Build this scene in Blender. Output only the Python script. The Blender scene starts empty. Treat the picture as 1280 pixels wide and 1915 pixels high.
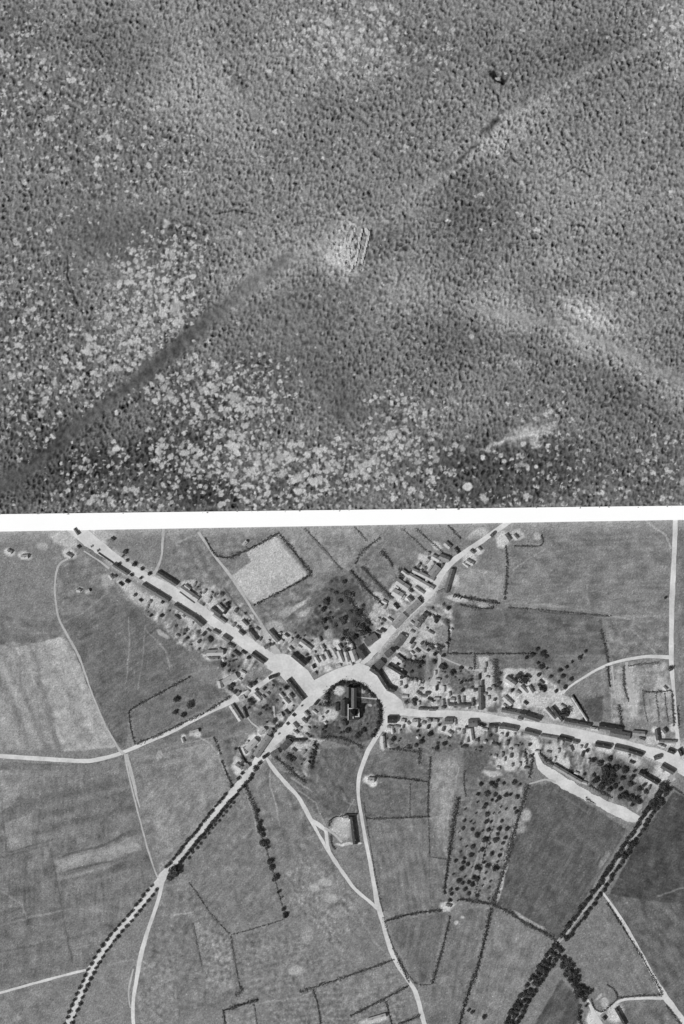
import bpy, math, random
import numpy as np
from mathutils import Vector

random.seed(11)
rng = np.random.default_rng(11)
SC = bpy.context.scene
COL = SC.collection
S = 0.7                                   # metres per map unit
def W(x, y): return ((x-640.0)*S, (957.5-y)*S)

# ------------------------------------------------------------------ camera, sky, sun
cam_h = 4000.0
cam = bpy.data.objects.new('camera', bpy.data.cameras.new('camera'))
COL.objects.link(cam); SC.camera = cam
cam.location = (0, 0, cam_h)
cam.data.sensor_fit = 'VERTICAL'
cam.data.angle = 2*math.atan(957.5*S/cam_h)
cam.data.clip_start = 10; cam.data.clip_end = 60000

SUN_EL = math.radians(49); SHX, SHY = 0.82, 0.57
wd = bpy.data.worlds.new("World"); SC.world = wd; wd.use_nodes = True
nt = wd.node_tree; nt.nodes.clear()
sky = nt.nodes.new('ShaderNodeTexSky'); sky.sky_type = 'NISHITA'; sky.sun_disc = False
sky.sun_elevation = SUN_EL; sky.sun_rotation = math.atan2(-SHX, -SHY) % (2*math.pi)
bw = nt.nodes.new('ShaderNodeRGBToBW'); bg = nt.nodes.new('ShaderNodeBackground'); wo = nt.nodes.new('ShaderNodeOutputWorld')
nt.links.new(sky.outputs[0], bw.inputs[0]); nt.links.new(bw.outputs[0], bg.inputs[0]); nt.links.new(bg.outputs[0], wo.inputs[0])
bg.inputs[1].default_value = 0.075
sl = bpy.data.lights.new('sun', 'SUN'); sl.energy = 3.45; sl.angle = math.radians(0.5)
so = bpy.data.objects.new('sun', sl); COL.objects.link(so)
so.rotation_euler = Vector((SHX*math.cos(SUN_EL), SHY*math.cos(SUN_EL), -math.sin(SUN_EL))).to_track_quat('-Z', 'Y').to_euler()
so.location = (0, 0, 500)
SC.view_settings.view_transform = 'Standard'; SC.view_settings.look = 'None'
SC.view_settings.gamma = 1; SC.view_settings.exposure = 0.0; SC.view_settings.use_curve_mapping = False
SC.render.engine = 'CYCLES'
SC.cycles.max_bounces = 4

# ------------------------------------------------------------------ helpers
def lin(v):
    v = np.asarray(v, dtype=float)/255.0
    return np.where(v <= 0.04045, v/12.92, ((v+0.055)/1.055)**2.4)

def tag(o, label=None, cat=None, group=None, kind=None):
    if label: o['label'] = label
    if cat: o['category'] = cat
    if group: o['group'] = group
    if kind: o['kind'] = kind
    return o

def link(name, me, mat=None, parent=None):
    o = bpy.data.objects.new(name, me); COL.objects.link(o)
    if mat is not None and me is not None and len(me.materials) == 0: me.materials.append(mat)
    if parent is not None: o.parent = parent
    return o

def empty(name, loc, rz=0.0):
    o = bpy.data.objects.new(name, None); COL.objects.link(o)
    o.location = loc; o.rotation_euler = (0, 0, rz); o.empty_display_size = 1
    return o

class MB:
    def __init__(s): s.v = []; s.f = []
    def quad(s, a, b, c, d):
        n = len(s.v); s.v += [a, b, c, d]; s.f.append((n, n+1, n+2, n+3))
    def poly(s, pts):
        n = len(s.v); s.v += list(pts); s.f.append(tuple(range(n, n+len(pts))))
    def box(s, x0, x1, y0, y1, z0, z1):
        n = len(s.v)
        s.v += [(x0,y0,z0),(x1,y0,z0),(x1,y1,z0),(x0,y1,z0),(x0,y0,z1),(x1,y0,z1),(x1,y1,z1),(x0,y1,z1)]
        s.f += [(n,n+3,n+2,n+1),(n+4,n+5,n+6,n+7),(n,n+1,n+5,n+4),(n+1,n+2,n+6,n+5),(n+2,n+3,n+7,n+6),(n+3,n,n+4,n+7)]
    def tube(s, p, q, r0, r1, k=6):
        p = Vector(p); q = Vector(q); d = (q-p).normalized()
        a = d.orthogonal().normalized(); b = d.cross(a); n = len(s.v)
        for c, r in ((p, r0), (q, r1)):
            for i in range(k):
                t = 2*math.pi*i/k; s.v.append(tuple(c + a*math.cos(t)*r + b*math.sin(t)*r))
        for i in range(k): s.f.append((n+i, n+(i+1) % k, n+k+(i+1) % k, n+k+i))
        s.f.append(tuple(range(n+k, n+2*k)))
    def mesh(s, name):
        me = bpy.data.meshes.new(name); me.from_pydata(s.v, [], s.f); me.update(); return me
    def build(s, name, mat, parent=None): return link(name, s.mesh(name), mat, parent)

# ------------------------------------------------------------------ materials (all neutral grey: monochrome plate)
def material(name, alb, noise=0.2, scale=0.6, rough=0.9, bump=0.0, objvar=0.0, attr=False, fine=0.0):
    m = bpy.data.materials.new(name); m.use_nodes = True
    t = m.node_tree; b = t.nodes['Principled BSDF']
    b.inputs['Roughness'].default_value = rough
    b.inputs['Specular IOR Level'].default_value = 0.15
    geo = t.nodes.new('ShaderNodeNewGeometry')
    nz = t.nodes.new('ShaderNodeTexNoise'); nz.inputs['Scale'].default_value = scale; nz.inputs['Detail'].default_value = 4
    t.links.new(geo.outputs['Position'], nz.inputs['Vector'])
    mr = t.nodes.new('ShaderNodeMapRange'); mr.inputs[1].default_value = 0.3; mr.inputs[2].default_value = 0.7
    mr.inputs[3].default_value = 1-noise; mr.inputs[4].default_value = 1+noise
    t.links.new(nz.outputs[0], mr.inputs[0])
    mul = t.nodes.new('ShaderNodeMath'); mul.operation = 'MULTIPLY'
    t.links.new(mr.outputs[0], mul.inputs[0])
    if attr:
        at = t.nodes.new('ShaderNodeAttribute'); at.attribute_name = 'alb'
        t.links.new(at.outputs['Fac'], mul.inputs[1])
    else: mul.inputs[1].default_value = alb
    last = mul
    if objvar:
        oi = t.nodes.new('ShaderNodeObjectInfo'); m2 = t.nodes.new('ShaderNodeMapRange')
        m2.inputs[3].default_value = 1-objvar; m2.inputs[4].default_value = 1+objvar
        t.links.new(oi.outputs['Random'], m2.inputs[0])
        mm = t.nodes.new('ShaderNodeMath'); mm.operation = 'MULTIPLY'
        t.links.new(last.outputs[0], mm.inputs[0]); t.links.new(m2.outputs[0], mm.inputs[1]); last = mm
    if fine:
        n3 = t.nodes.new('ShaderNodeTexNoise'); n3.inputs['Scale'].default_value = 0.05; n3.inputs['Detail'].default_value = 3
        t.links.new(geo.outputs['Position'], n3.inputs['Vector'])
        m3 = t.nodes.new('ShaderNodeMapRange'); m3.inputs[1].default_value = 0.3; m3.inputs[2].default_value = 0.7
        m3.inputs[3].default_value = 1-fine; m3.inputs[4].default_value = 1+fine
        t.links.new(n3.outputs[0], m3.inputs[0])
        mm = t.nodes.new('ShaderNodeMath'); mm.operation = 'MULTIPLY'
        t.links.new(last.outputs[0], mm.inputs[0]); t.links.new(m3.outputs[0], mm.inputs[1]); last = mm
    t.links.new(last.outputs[0], b.inputs['Base Color'])
    if bump:
        bp = t.nodes.new('ShaderNodeBump'); bp.inputs['Strength'].default_value = bump; bp.inputs['Distance'].default_value = 0.5
        t.links.new(nz.outputs[0], bp.inputs['Height']); t.links.new(bp.outputs[0], b.inputs['Normal'])
    return m

M = {
 'soil':   material('shelled_soil', 0.2, 0.08, 0.8, attr=True),
 'ground': material('farm_ground', 0.2, 0.12, 0.9, bump=0.3, attr=True),
 'far':    material('far_land', 0.2, 0.2, 0.05),
 'road':   material('pale_road_dust', 0.57, 0.09, 0.35, fine=0.16),
 'road2':  material('worn_track', 0.42, 0.12, 0.4, fine=0.12),
 'shade':  material('shaded_avenue', 0.36, 0.25, 0.3, fine=0.2),  # tree shade painted in: a darker copy of the road tone
 'white':  material('chalk_white', 0.95, 0.01, 0.02),
 'd':      material('dark_slate_roof', 0.05, 0.35, 0.5, objvar=0.3, bump=0.2),
 'm':      material('grey_tile_roof', 0.12, 0.25, 0.5, objvar=0.25, bump=0.2),
 'l':      material('weathered_roof', 0.24, 0.2, 0.5, objvar=0.15, bump=0.2),
 'p':      material('pale_roof', 0.43, 0.12, 0.5, objvar=0.1, bump=0.1),
 'wall':   material('limewashed_wall', 0.42, 0.15, 0.6, objvar=0.2),
 'stone':  material('pale_stone', 0.45, 0.12, 0.6),
 'rubble': material('broken_stone', 0.5, 0.3, 0.9, bump=0.5),
 'brick':  material('chimney_brick', 0.2, 0.2, 2.0),
 'leaf':   material('tree_foliage', 0.050, 0.45, 0.5, objvar=0.35),
 'leaf2':  material('hedge_foliage', 0.06, 0.5, 0.3, objvar=0.45),
 'leaf3':  material('pale_foliage', 0.10, 0.4, 0.5, objvar=0.35),
 'leaf4':  material('sparse_hedge_foliage', 0.085, 0.5, 0.3, objvar=0.3),
 'bark':   material('bark', 0.08, 0.3, 2.0),
}

# ------------------------------------------------------------------ noise + raster painting of soil tones
def vnoise(shape, cell, seed, octaves=1, aniso=1.0):
    r = np.random.default_rng(seed); out = np.zeros(shape); amp = 1.0; tot = 0
    for o in range(octaves):
        cy, cx = cell*aniso, cell
        gy, gx = int(shape[0]/cy)+3, int(shape[1]/cx)+3
        g = r.uniform(-1, 1, (gy, gx))
        yy = np.arange(shape[0])/cy; xx = np.arange(shape[1])/cx
        iy = yy.astype(int); ix = xx.astype(int); fy = yy-iy; fx = xx-ix
        fy = (fy*fy*(3-2*fy))[:, None]; fx = (fx*fx*(3-2*fx))[None, :]
        a = g[iy][:, ix]; b = g[iy][:, ix+1]; c = g[iy+1][:, ix]; d = g[iy+1][:, ix+1]
        out += amp*((a*(1-fx)+b*fx)*(1-fy)+(c*(1-fx)+d*fx)*fy); tot += amp; amp *= 0.55; cell = max(1.2, cell/2)
    return out/tot

def bnoise(shape, wl, seed, bw=0.35, stretch=1.0, ang=0.0):
    """band-limited noise, wavelength wl in grid cells, unit deviation"""
    r = np.random.default_rng(seed); F = np.fft.rfft2(r.standard_normal(shape))
    ky = np.fft.fftfreq(shape[0])[:, None]; kx = np.fft.rfftfreq(shape[1])[None, :]
    a = math.radians(ang); u = kx*math.cos(a)+ky*math.sin(a); v = -kx*math.sin(a)+ky*math.cos(a)
    k = np.hypot(u, v*stretch)*wl+1e-9
    n = np.fft.irfft2(F*np.exp(-(np.log(k)/bw)**2/2), shape); return n/n.std()

class Raster:
    """a tone map (0-255) over map coordinates"""
    def __init__(s, x0, x1, y0, y1, step, base):
        s.x0, s.y0, s.st = x0, y0, step
        s.xs = np.arange(x0, x1+step*0.5, step); s.ys = np.arange(y0, y1+step*0.5, step)
        s.shape = (len(s.ys), len(s.xs)); s.t = np.full(s.shape, float(base))
        s.X, s.Y = np.meshgrid(s.xs, s.ys)
        s.wx = vnoise(s.shape, 14/step, 5, 3)*4; s.wy = vnoise(s.shape, 14/step, 6, 3)*4   # ragged edges
    def win(s, x0, x1, y0, y1):
        i0 = max(0, int((y0-s.y0)/s.st)); i1 = min(s.shape[0], int((y1-s.y0)/s.st)+2)
        j0 = max(0, int((x0-s.x0)/s.st)); j1 = min(s.shape[1], int((x1-s.x0)/s.st)+2)
        return slice(i0, max(i0, i1)), slice(j0, max(j0, j1))
    def sdist(s, pts, sl, rag=1.0, closed=True):
        X = s.X[sl]+s.wx[sl]*rag; Y = s.Y[sl]+s.wy[sl]*rag
        d = np.full(X.shape, 1e9); ins = np.zeros(X.shape, bool)
        n = len(pts)
        for i in range(n if closed else n-1):
            ax, ay = pts[i]; bx, by = pts[(i+1) % n]
            dx, dy = bx-ax, by-ay; L = dx*dx+dy*dy+1e-9
            t = np.clip(((X-ax)*dx+(Y-ay)*dy)/L, 0, 1)
            d = np.minimum(d, np.hypot(X-ax-t*dx, Y-ay-t*dy))
            if closed and ay != by:
                c = ((ay > Y) != (by > Y)) & (X < (bx-ax)*(Y-ay)/(by-ay)+ax); ins ^= c
        return np.where(ins, -d, d) if closed else d
    def mask(s, pts, feather=2.0, rag=0.7, closed=True, w=0):
        xs = [p[0] for p in pts]; ys = [p[1] for p in pts]; m = feather+w+8
        sl = s.win(min(xs)-m, max(xs)+m, min(ys)-m, max(ys)+m)
        if s.X[sl].size == 0: return sl, None
        d = s.sdist(pts, sl, rag, closed)-w
        return sl, np.clip(0.5-d/feather, 0, 1)
    def fill(s, pts, v, feather=2.5, rag=0.7, stripe=None, mot=0, mc=8, seed=1, alpha=1.0):
        sl, m = s.mask(pts, feather, rag)
        if m is None: return
        val = np.full(m.shape, float(v))
        if stripe:
            ang, period, amp = stripe; a = math.radians(ang)
            u = s.X[sl]*math.cos(a)+s.Y[sl]*math.sin(a)
            nn = vnoise((1, 4000), 1.0*period/2, seed)[0]
            k = np.clip(((u-u.min())/1.0).astype(int), 0, 3999)
            val = val+amp*nn[k]*(0.75+0.5*vnoise(s.shape, 50/s.st, seed+3)[sl])
        if mot: val = val+mot*(0.30*bnoise(s.shape, 2.1*mc/s.st, seed+7, .45)+0.16*bnoise(s.shape, 1.1*mc/s.st, seed+8, .4, 1.5, seed*37 % 180))[sl]
        m = m*alpha; s.t[sl] = s.t[sl]*(1-m)+val*m
    def line(s, pts, w, v, feather=2.0, rag=0.4, alpha=1.0):
        sl, m = s.mask(pts, feather, rag, closed=False, w=w/2)
        if m is None: return
        m = m*alpha; s.t[sl] = s.t[sl]*(1-m)+v*m
    def blob(s, x, y, rx, ry, v, ang=0, soft=0.5, alpha=1.0, rag=1.0):
        r = max(rx, ry)*(1+soft)+6; sl = s.win(x-r, x+r, y-r, y+r)
        if s.X[sl].size == 0: return
        a = math.radians(ang); X = s.X[sl]-x+s.wx[sl]*rag; Y = s.Y[sl]-y+s.wy[sl]*rag
        u = X*math.cos(a)+Y*math.sin(a); w_ = -X*math.sin(a)+Y*math.cos(a)
        d = np.hypot(u/rx, w_/ry); m = np.clip((1+soft-d)/(2*soft), 0, 1)*alpha
        s.t[sl] = s.t[sl]*(1-m)+v*m

def grid_object(name, R, Z, alb, mat):
    ny, nx = R.shape
    co = np.empty((ny, nx, 3), np.float32)
    co[..., 0] = (R.X-640)*S; co[..., 1] = (957.5-R.Y)*S; co[..., 2] = Z
    idx = np.arange(ny*nx).reshape(ny, nx)
    f = np.stack([idx[1:, :-1], idx[1:, 1:], idx[:-1, 1:], idx[:-1, :-1]], -1).reshape(-1, 4).astype(np.int32)
    me = bpy.data.meshes.new(name); me.vertices.add(ny*nx); me.vertices.foreach_set('co', co.ravel())
    me.loops.add(f.size); me.loops.foreach_set('vertex_index', f.ravel())
    me.polygons.add(len(f)); me.polygons.foreach_set('loop_start', np.arange(0, f.size, 4, dtype=np.int32))
    me.polygons.foreach_set('use_smooth', np.ones(len(f), bool))
    me.update(calc_edges=True)
    a = me.attributes.new('alb', 'FLOAT', 'POINT'); a.data.foreach_set('value', alb.astype(np.float32).ravel())
    return link(name, me, mat)

def strip_top(x): return 961.5-16.0*x/1280
def strip_bot(x): return 994.0-22.0*x/1280

# ------------------------------------------------------------------ distant land, far below the edges
b = MB(); b.quad((-9000,-9000,-8),(9000,-9000,-8),(9000,9000,-8),(-9000,9000,-8))
tag(b.build('surrounding_land', M['far']), kind='structure')

# ------------------------------------------------------------------ upper ground: shell-cratered plain
U = Raster(-60, 1340, -60, 970, 1.4, 124)
U.t += 7*vnoise(U.shape, 110, 21, 3)
for a in [ # x,y,rx,ry,tone,ang,alpha
 (360,165,75,55,150,35,.6),(300,120,40,30,140,20,.4),(425,158,14,14,165,0,.6),(445,155,16,14,100,0,.7),(640,75,120,70,148,0,.6),(90,70,160,40,112,0,.4),
 (250,105,70,40,110,20,.5),(60,330,90,110,112,0,.3),(190,440,150,35,112,-5,.5),(130,540,45,70,118,0,.5),
 (662,458,30,40,165,20,.75),(640,490,30,26,188,10,.95),(622,482,14,14,176,0,.8),(655,505,16,12,182,0,.8),(678,500,8,6,180,0,.8),(665,425,22,12,168,0,.7),(700,462,12,30,104,15,.7),(690,440,20,40,120,20,.5),(560,600,120,60,110,-20,.6),(640,750,14,34,78,10,.7),(630,740,40,60,105,0,.4),
 (500,520,60,26,146,-15,.6),(540,470,60,30,142,-30,.5),(440,550,40,12,100,-30,.5),
 (770,395,40,10,146,-35,.5),(850,330,60,30,110,-35,.3),(720,470,40,60,112,20,.5),(620,690,70,60,108,0,.4),(60,880,110,50,96,-30,.6),(880,390,60,70,100,20,.6),(1000,190,90,40,146,-30,.5),(950,250,60,22,152,-35,.5),
 (1080,110,120,50,105,-20,.5),(860,60,100,45,112,0,.4),(1050,300,90,60,140,0,.4),(1160,380,110,70,138,0,.4),(1262,60,30,60,160,0,.5),
 (930,590,50,34,156,20,.6),(1040,495,24,24,156,20,.5),(1100,590,50,20,160,25,.7),(1180,680,80,26,156,25,.6),(1240,730,50,24,158,25,.6),(1090,640,40,20,150,25,.5),
 (760,560,50,40,140,0,.4),(840,650,100,60,104,0,.5),(1010,690,60,50,98,0,.4),(1170,740,90,60,102,0,.5),(960,675,24,12,150,20,.6),(900,880,90,60,92,-10,.7),(1020,880,90,50,98,0,.6),
 (1160,880,100,50,108,0,.5),(210,860,120,50,96,-10,.6),(380,920,60,25,88,0,.6),(300,820,120,60,104,-20,.5),(60,800,60,60,112,0,.4),(720,900,100,40,128,0,.3),
 (995,812,30,9,192,-18,1),(940,828,38,6,186,-18,1),(1003,825,10,12,178,0,.8),(975,805,20,7,178,-10,.9),(930,147,14,5,36,35,1),(922,138,7,5,42,70,1),(936,150,8,5,38,20,1),
 (270,560,70,80,142,20,.5),(250,650,90,50,138,0,.4),(400,760,110,60,118,0,.5),(560,850,140,50,134,0,.4)]:
    U.blob(a[0], a[1], a[2], a[3], a[4] if a[2]*a[3] < 700 or a[4] > 170 else 124+(a[4]-124)*1.45, a[5], 0.75, min(1, a[6]*1.35), 3.0)
road_old = [(-20,925),(70,865),(160,785),(250,715),(330,650),(400,590),(480,525),(540,480)]
U.line([(250,90),(330,135),(400,215),(480,300),(590,390)], 46, 142, 46, 2.5, .45)
U.line([(720,500),(800,545),(900,575)], 40, 142, 40, 2.5, .45)
U.line(road_old, 24, 96, 18, 1.6, .85)
U.line([(0,905),(120,815),(240,722),(330,650)], 14, 84, 18, 1.6, .65); U.line([(-10,900),(110,800),(235,705),(345,622)], 3, 74, 4, 1.5, .5); U.line([(30,905),(140,822),(260,735),(370,640)], 3, 76, 4, 1.5, .5); U.line([(60,890),(170,812),(280,735)], 2.5, 116, 4, 1.5, .5); U.line([(20,860),(130,775),(235,700)], 3, 118, 4, 1, .6); U.line([(150,820),(260,745),(330,700)], 16, 84, 16, 1.5, .6)
U.line([(350,650),(250,740),(130,850),(90,900)], 5, 88, 6, 1, .5)
ridge = [(560,470),(700,420),(790,350),(860,300),(900,262),(945,215),(1010,175),(1090,130),(1200,90),(1260,60)]
U.line(ridge, 16, 138, 10, 1.6, .6)
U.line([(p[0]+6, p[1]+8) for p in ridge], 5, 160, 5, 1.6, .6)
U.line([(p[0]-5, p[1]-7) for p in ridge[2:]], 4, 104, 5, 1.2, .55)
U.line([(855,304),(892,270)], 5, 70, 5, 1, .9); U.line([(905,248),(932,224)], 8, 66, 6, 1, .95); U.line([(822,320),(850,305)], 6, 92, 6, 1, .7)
U.line([(935,212),(1010,168),(1090,122)], 5, 112, 6, 1, .7); U.line([(900,275),(945,228),(1030,180)], 5, 165, 6, 1, .6)
U.line([(890,560),(960,590),(1040,612),(1130,655),(1200,690),(1300,760)], 34, 150, 34, 2, .55)
U.line([(1000,585),(1070,600),(1130,630),(1200,662),(1300,712)], 9, 128, 8, 1.2, .8)
U.line([(740,400),(640,440),(560,470),(500,520),(440,560)], 34, 142, 34, 2, .4)
for (x, y, rx, ry, a) in ((930,148,15,5,35),(924,139,7,5,75),(937,151,9,5,20)): U.blob(x, y, rx, ry, 22, a, .25, 1, .5)
# small trench traces
trenches = [[(126,478),(128,500),(126,515),(133,535),(140,555),(148,572)],[(85,490),(88,500),(86,508)],
 [(1045,330),(1060,322),(1075,312),(1090,318),(1105,330)],[(1052,248),(1058,270),(1066,290)],[(1070,295),(1085,305),(1083,318)],
 [(472,690),(480,678),(492,682),(500,690)],[(405,400),(440,392),(480,400)]]
lump = bnoise(U.shape, 8.0, 31, .42, 1.4, 15)*(1+0.22*bnoise(U.shape, 45, 35, .5)); lump2 = bnoise(U.shape, 4.6, 33, .3)
lump3 = bnoise(U.shape, 16, 34, .4)
# crater zones: how flooded, how strong
flood = np.zeros(U.shape); 
def fz(x, y, rx, ry, ang, k):
    a = math.radians(ang); X = U.X-x; Y = U.Y-y
    d = np.hypot((X*math.cos(a)+Y*math.sin(a))/rx, (-X*math.sin(a)+Y*math.cos(a))/ry)
    np.maximum(flood, k*np.clip(1.6-d, 0, 1), out=flood)
fz(290,540,95,70,70,.85); fz(210,640,110,60,-35,.7); fz(50,600,70,90,0,.4); fz(160,710,80,50,-30,.5); fz(60,760,60,80,0,.4)
fz(400,740,120,50,10,.85); fz(400,850,120,60,-10,.75); fz(560,880,170,55,-5,.85); fz(190,870,60,25,-10,.6); fz(740,860,100,60,0,.65); fz(240,930,120,25,0,.5)
fz(160,250,120,110,20,.27); fz(250,300,80,60,20,.27); fz(640,70,110,60,0,.5); fz(1000,850,80,50,0,.35); fz(760,780,70,60,0,.4); fz(480,690,60,30,0,.6); fz(900,930,120,14,0,.5); fz(1240,860,60,60,0,.3); fz(1250,60,30,60,0,.5); fz(30,100,50,140,0,.3); fz(60,200,80,100,0,.3); fz(120,450,120,60,0,.2); fz(330,300,60,60,0,.2); fz(740,100,90,60,0,.3); fz(330,470,60,40,0,.6); fz(100,540,110,50,0,.3); fz(1100,900,120,40,0,.25); fz(1000,780,60,40,0,.2)
flood = np.clip(flood+0.03, 0, 1)
sm = np.ones(U.shape)     # crater strength: churned flat along the buried roads
for ln, w_ in ((road_old, 14), (ridge, 2), ([(700,880),(900,860),(1000,900)], 1), ([(900,580),(1040,602),(1130,640),(1280,720)], 9)):
    sl, m = U.mask(ln, 14, 1.0, closed=False, w=w_); sm[sl] = np.minimum(sm[sl], 1-0.8*m)
sm *= np.clip(1+0.25*vnoise(U.shape, 60, 77, 2), .5, 1.3)
for (bx_, by_, br) in ((560,620,110),(190,450,90),(640,750,40),(985,812,22),(950,824,22)):
    sm *= 1-(.85 if br == 22 else 0.5)*np.exp(-((U.X-bx_)**2+(U.Y-by_)**2)/br**2)
    if br == 22: flood *= 1-np.exp(-((U.X-bx_)**2+(U.Y-by_)**2)/30**2)
pit = np.zeros(U.shape)
NC = 27000
cx = rng.uniform(-55, 1335, NC); cy = rng.uniform(-55, 965, NC); cr = np.clip(rng.lognormal(1.10, 0.34, NC), 1.8, 7)
asp = rng.uniform(.85, 1.45, NC); dep = rng.uniform(.35, 1.15, NC);
for i in range(NC):
    x, y, r = cx[i], cy[i], cr[i]
    j = int((x+60)/1.4); k = int((y+60)/1.4); s_ = sm[k, j]
    if s_ < 0.4 and r > 3: r *= 0.7
    h = int(r*1.7/1.4)+2; i0, i1, j0, j1 = max(0, k-h), min(U.shape[0], k+h+1), max(0, j-h), min(U.shape[1], j+h+1)
    dx = (U.X[i0:i1, j0:j1]-x)*asp[i]+0.35*(U.Y[i0:i1, j0:j1]-y); dy = U.Y[i0:i1, j0:j1]-y
    d = np.hypot(dx+U.wx[i0:i1, j0:j1]*0.5, dy+U.wy[i0:i1, j0:j1]*0.5)/r
    prof = np.where(d < 1, -(1-d**2)*0.62, 0)+0.22*np.exp(-((d-1.1)/0.3)**2)
    pit[i0:i1, j0:j1] += prof*r*S*0.62*s_*dep[i]
# standing water fills the lowest ground of the flooded zones: winding, merging pools
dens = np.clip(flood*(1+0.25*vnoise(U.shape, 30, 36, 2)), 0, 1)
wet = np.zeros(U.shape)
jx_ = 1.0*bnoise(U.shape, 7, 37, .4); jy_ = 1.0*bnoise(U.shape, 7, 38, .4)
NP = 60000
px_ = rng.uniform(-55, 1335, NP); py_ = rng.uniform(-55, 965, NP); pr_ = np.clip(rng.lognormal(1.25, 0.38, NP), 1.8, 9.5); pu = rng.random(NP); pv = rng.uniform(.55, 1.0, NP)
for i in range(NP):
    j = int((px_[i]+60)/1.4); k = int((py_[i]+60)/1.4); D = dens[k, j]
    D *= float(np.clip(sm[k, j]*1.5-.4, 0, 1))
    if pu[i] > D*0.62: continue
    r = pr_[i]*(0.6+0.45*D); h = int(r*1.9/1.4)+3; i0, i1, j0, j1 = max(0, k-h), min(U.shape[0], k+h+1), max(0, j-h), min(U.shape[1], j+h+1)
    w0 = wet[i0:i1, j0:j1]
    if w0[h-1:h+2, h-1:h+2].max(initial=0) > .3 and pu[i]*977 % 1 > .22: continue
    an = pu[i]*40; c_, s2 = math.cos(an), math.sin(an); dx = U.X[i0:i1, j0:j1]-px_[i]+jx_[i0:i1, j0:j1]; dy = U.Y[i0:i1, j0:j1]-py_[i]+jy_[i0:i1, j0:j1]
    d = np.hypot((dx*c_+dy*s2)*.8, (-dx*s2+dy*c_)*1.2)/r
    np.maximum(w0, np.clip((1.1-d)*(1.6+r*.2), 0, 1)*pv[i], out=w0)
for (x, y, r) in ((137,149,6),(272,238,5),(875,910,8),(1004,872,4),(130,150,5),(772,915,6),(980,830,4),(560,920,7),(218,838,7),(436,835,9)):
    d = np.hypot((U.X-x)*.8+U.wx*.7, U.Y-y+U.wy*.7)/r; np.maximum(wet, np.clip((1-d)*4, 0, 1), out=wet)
Zu = (0.60*lump+0.15*lump2)*np.clip(0.2+0.8*sm, 0, 1.2)*(1-.3*flood)*1.12+0.3*lump3
pit *= 1.15-.3*flood
for st_ in ([(672,452),(660,480),(654,500)],[(690,452),(682,478),(673,500)],[(664,440),(656,455)],[(697,432),(688,450)]):
    sl, m = U.mask(st_, 4, 1.5, closed=False, w=2.2); U.t[sl] = U.t[sl]*(1-.8*m)+82*.8*m; pit[sl] -= .9*m
for tr in trenches:
    sl, m = U.mask(tr, 2.5, .3, closed=False, w=1.4); pit[sl] -= 1.6*m
    U.t[sl] -= 18*m
pit = np.clip(pit, -2.6, 1.2)
level = -0.55
Zu = Zu+pit
Zu = Zu*(1-wet*.93)+wet*.93*(-0.35)
U.t += 12*vnoise(U.shape, 60, 93, 3)+4*bnoise(U.shape, 22, 94)-8*np.clip((640-U.X)/640, 0, 1)*np.clip((U.Y-200)/600, 0, 1)-7*np.clip((U.Y-700)/200, 0, 1)-30*np.clip(flood*1.3, 0, 1)*(1-wet)
tone = U.t + 5 + 11*np.clip(Zu, -1.8, 1.2) - 15*np.clip(-Zu-.5, 0, 1.0) + 6*vnoise(U.shape, 5, 91, 2)  # occlusion shade painted into the crater bottoms, darker with depth
tone = tone*(1-wet)+wet*(186+10*vnoise(U.shape, 6, 92))  # pale tone paints the sky's reflection on the pools
Zu += 1.2*np.exp(-(((U.X-655)/34)**2+((U.Y-468)/44)**2))
edge = np.minimum(np.minimum(U.X+60, 1340-U.X), U.Y+60); Zu = np.where(edge < 4, -8.5, Zu)
low = U.Y > strip_top(U.X)+3; Zu = np.where(low, -3, Zu)
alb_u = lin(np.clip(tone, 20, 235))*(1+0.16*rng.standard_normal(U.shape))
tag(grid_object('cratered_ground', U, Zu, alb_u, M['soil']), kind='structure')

# ------------------------------------------------------------------ white band between the two tracts
def band(name, z0, z1, t0, t1, mat):
    b = MB(); v = []
    for z in (z0, z1):
        for (x, f) in ((-90, t0), (1370, t0), (1370, t1), (-90, t1)):
            y = strip_top(x)*(1-f)+strip_bot(x)*f; v.append((*W(x, y), z))
    b.v = v; b.f = [(0,1,2,3),(7,6,5,4),(4,5,1,0),(5,6,2,1),(6,7,3,2),(7,4,0,3)]
    return b.build(name, mat)
tag(band('white_strip', -4, 1.3, 0.0, 1.0, M['white']), kind='structure')

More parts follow.
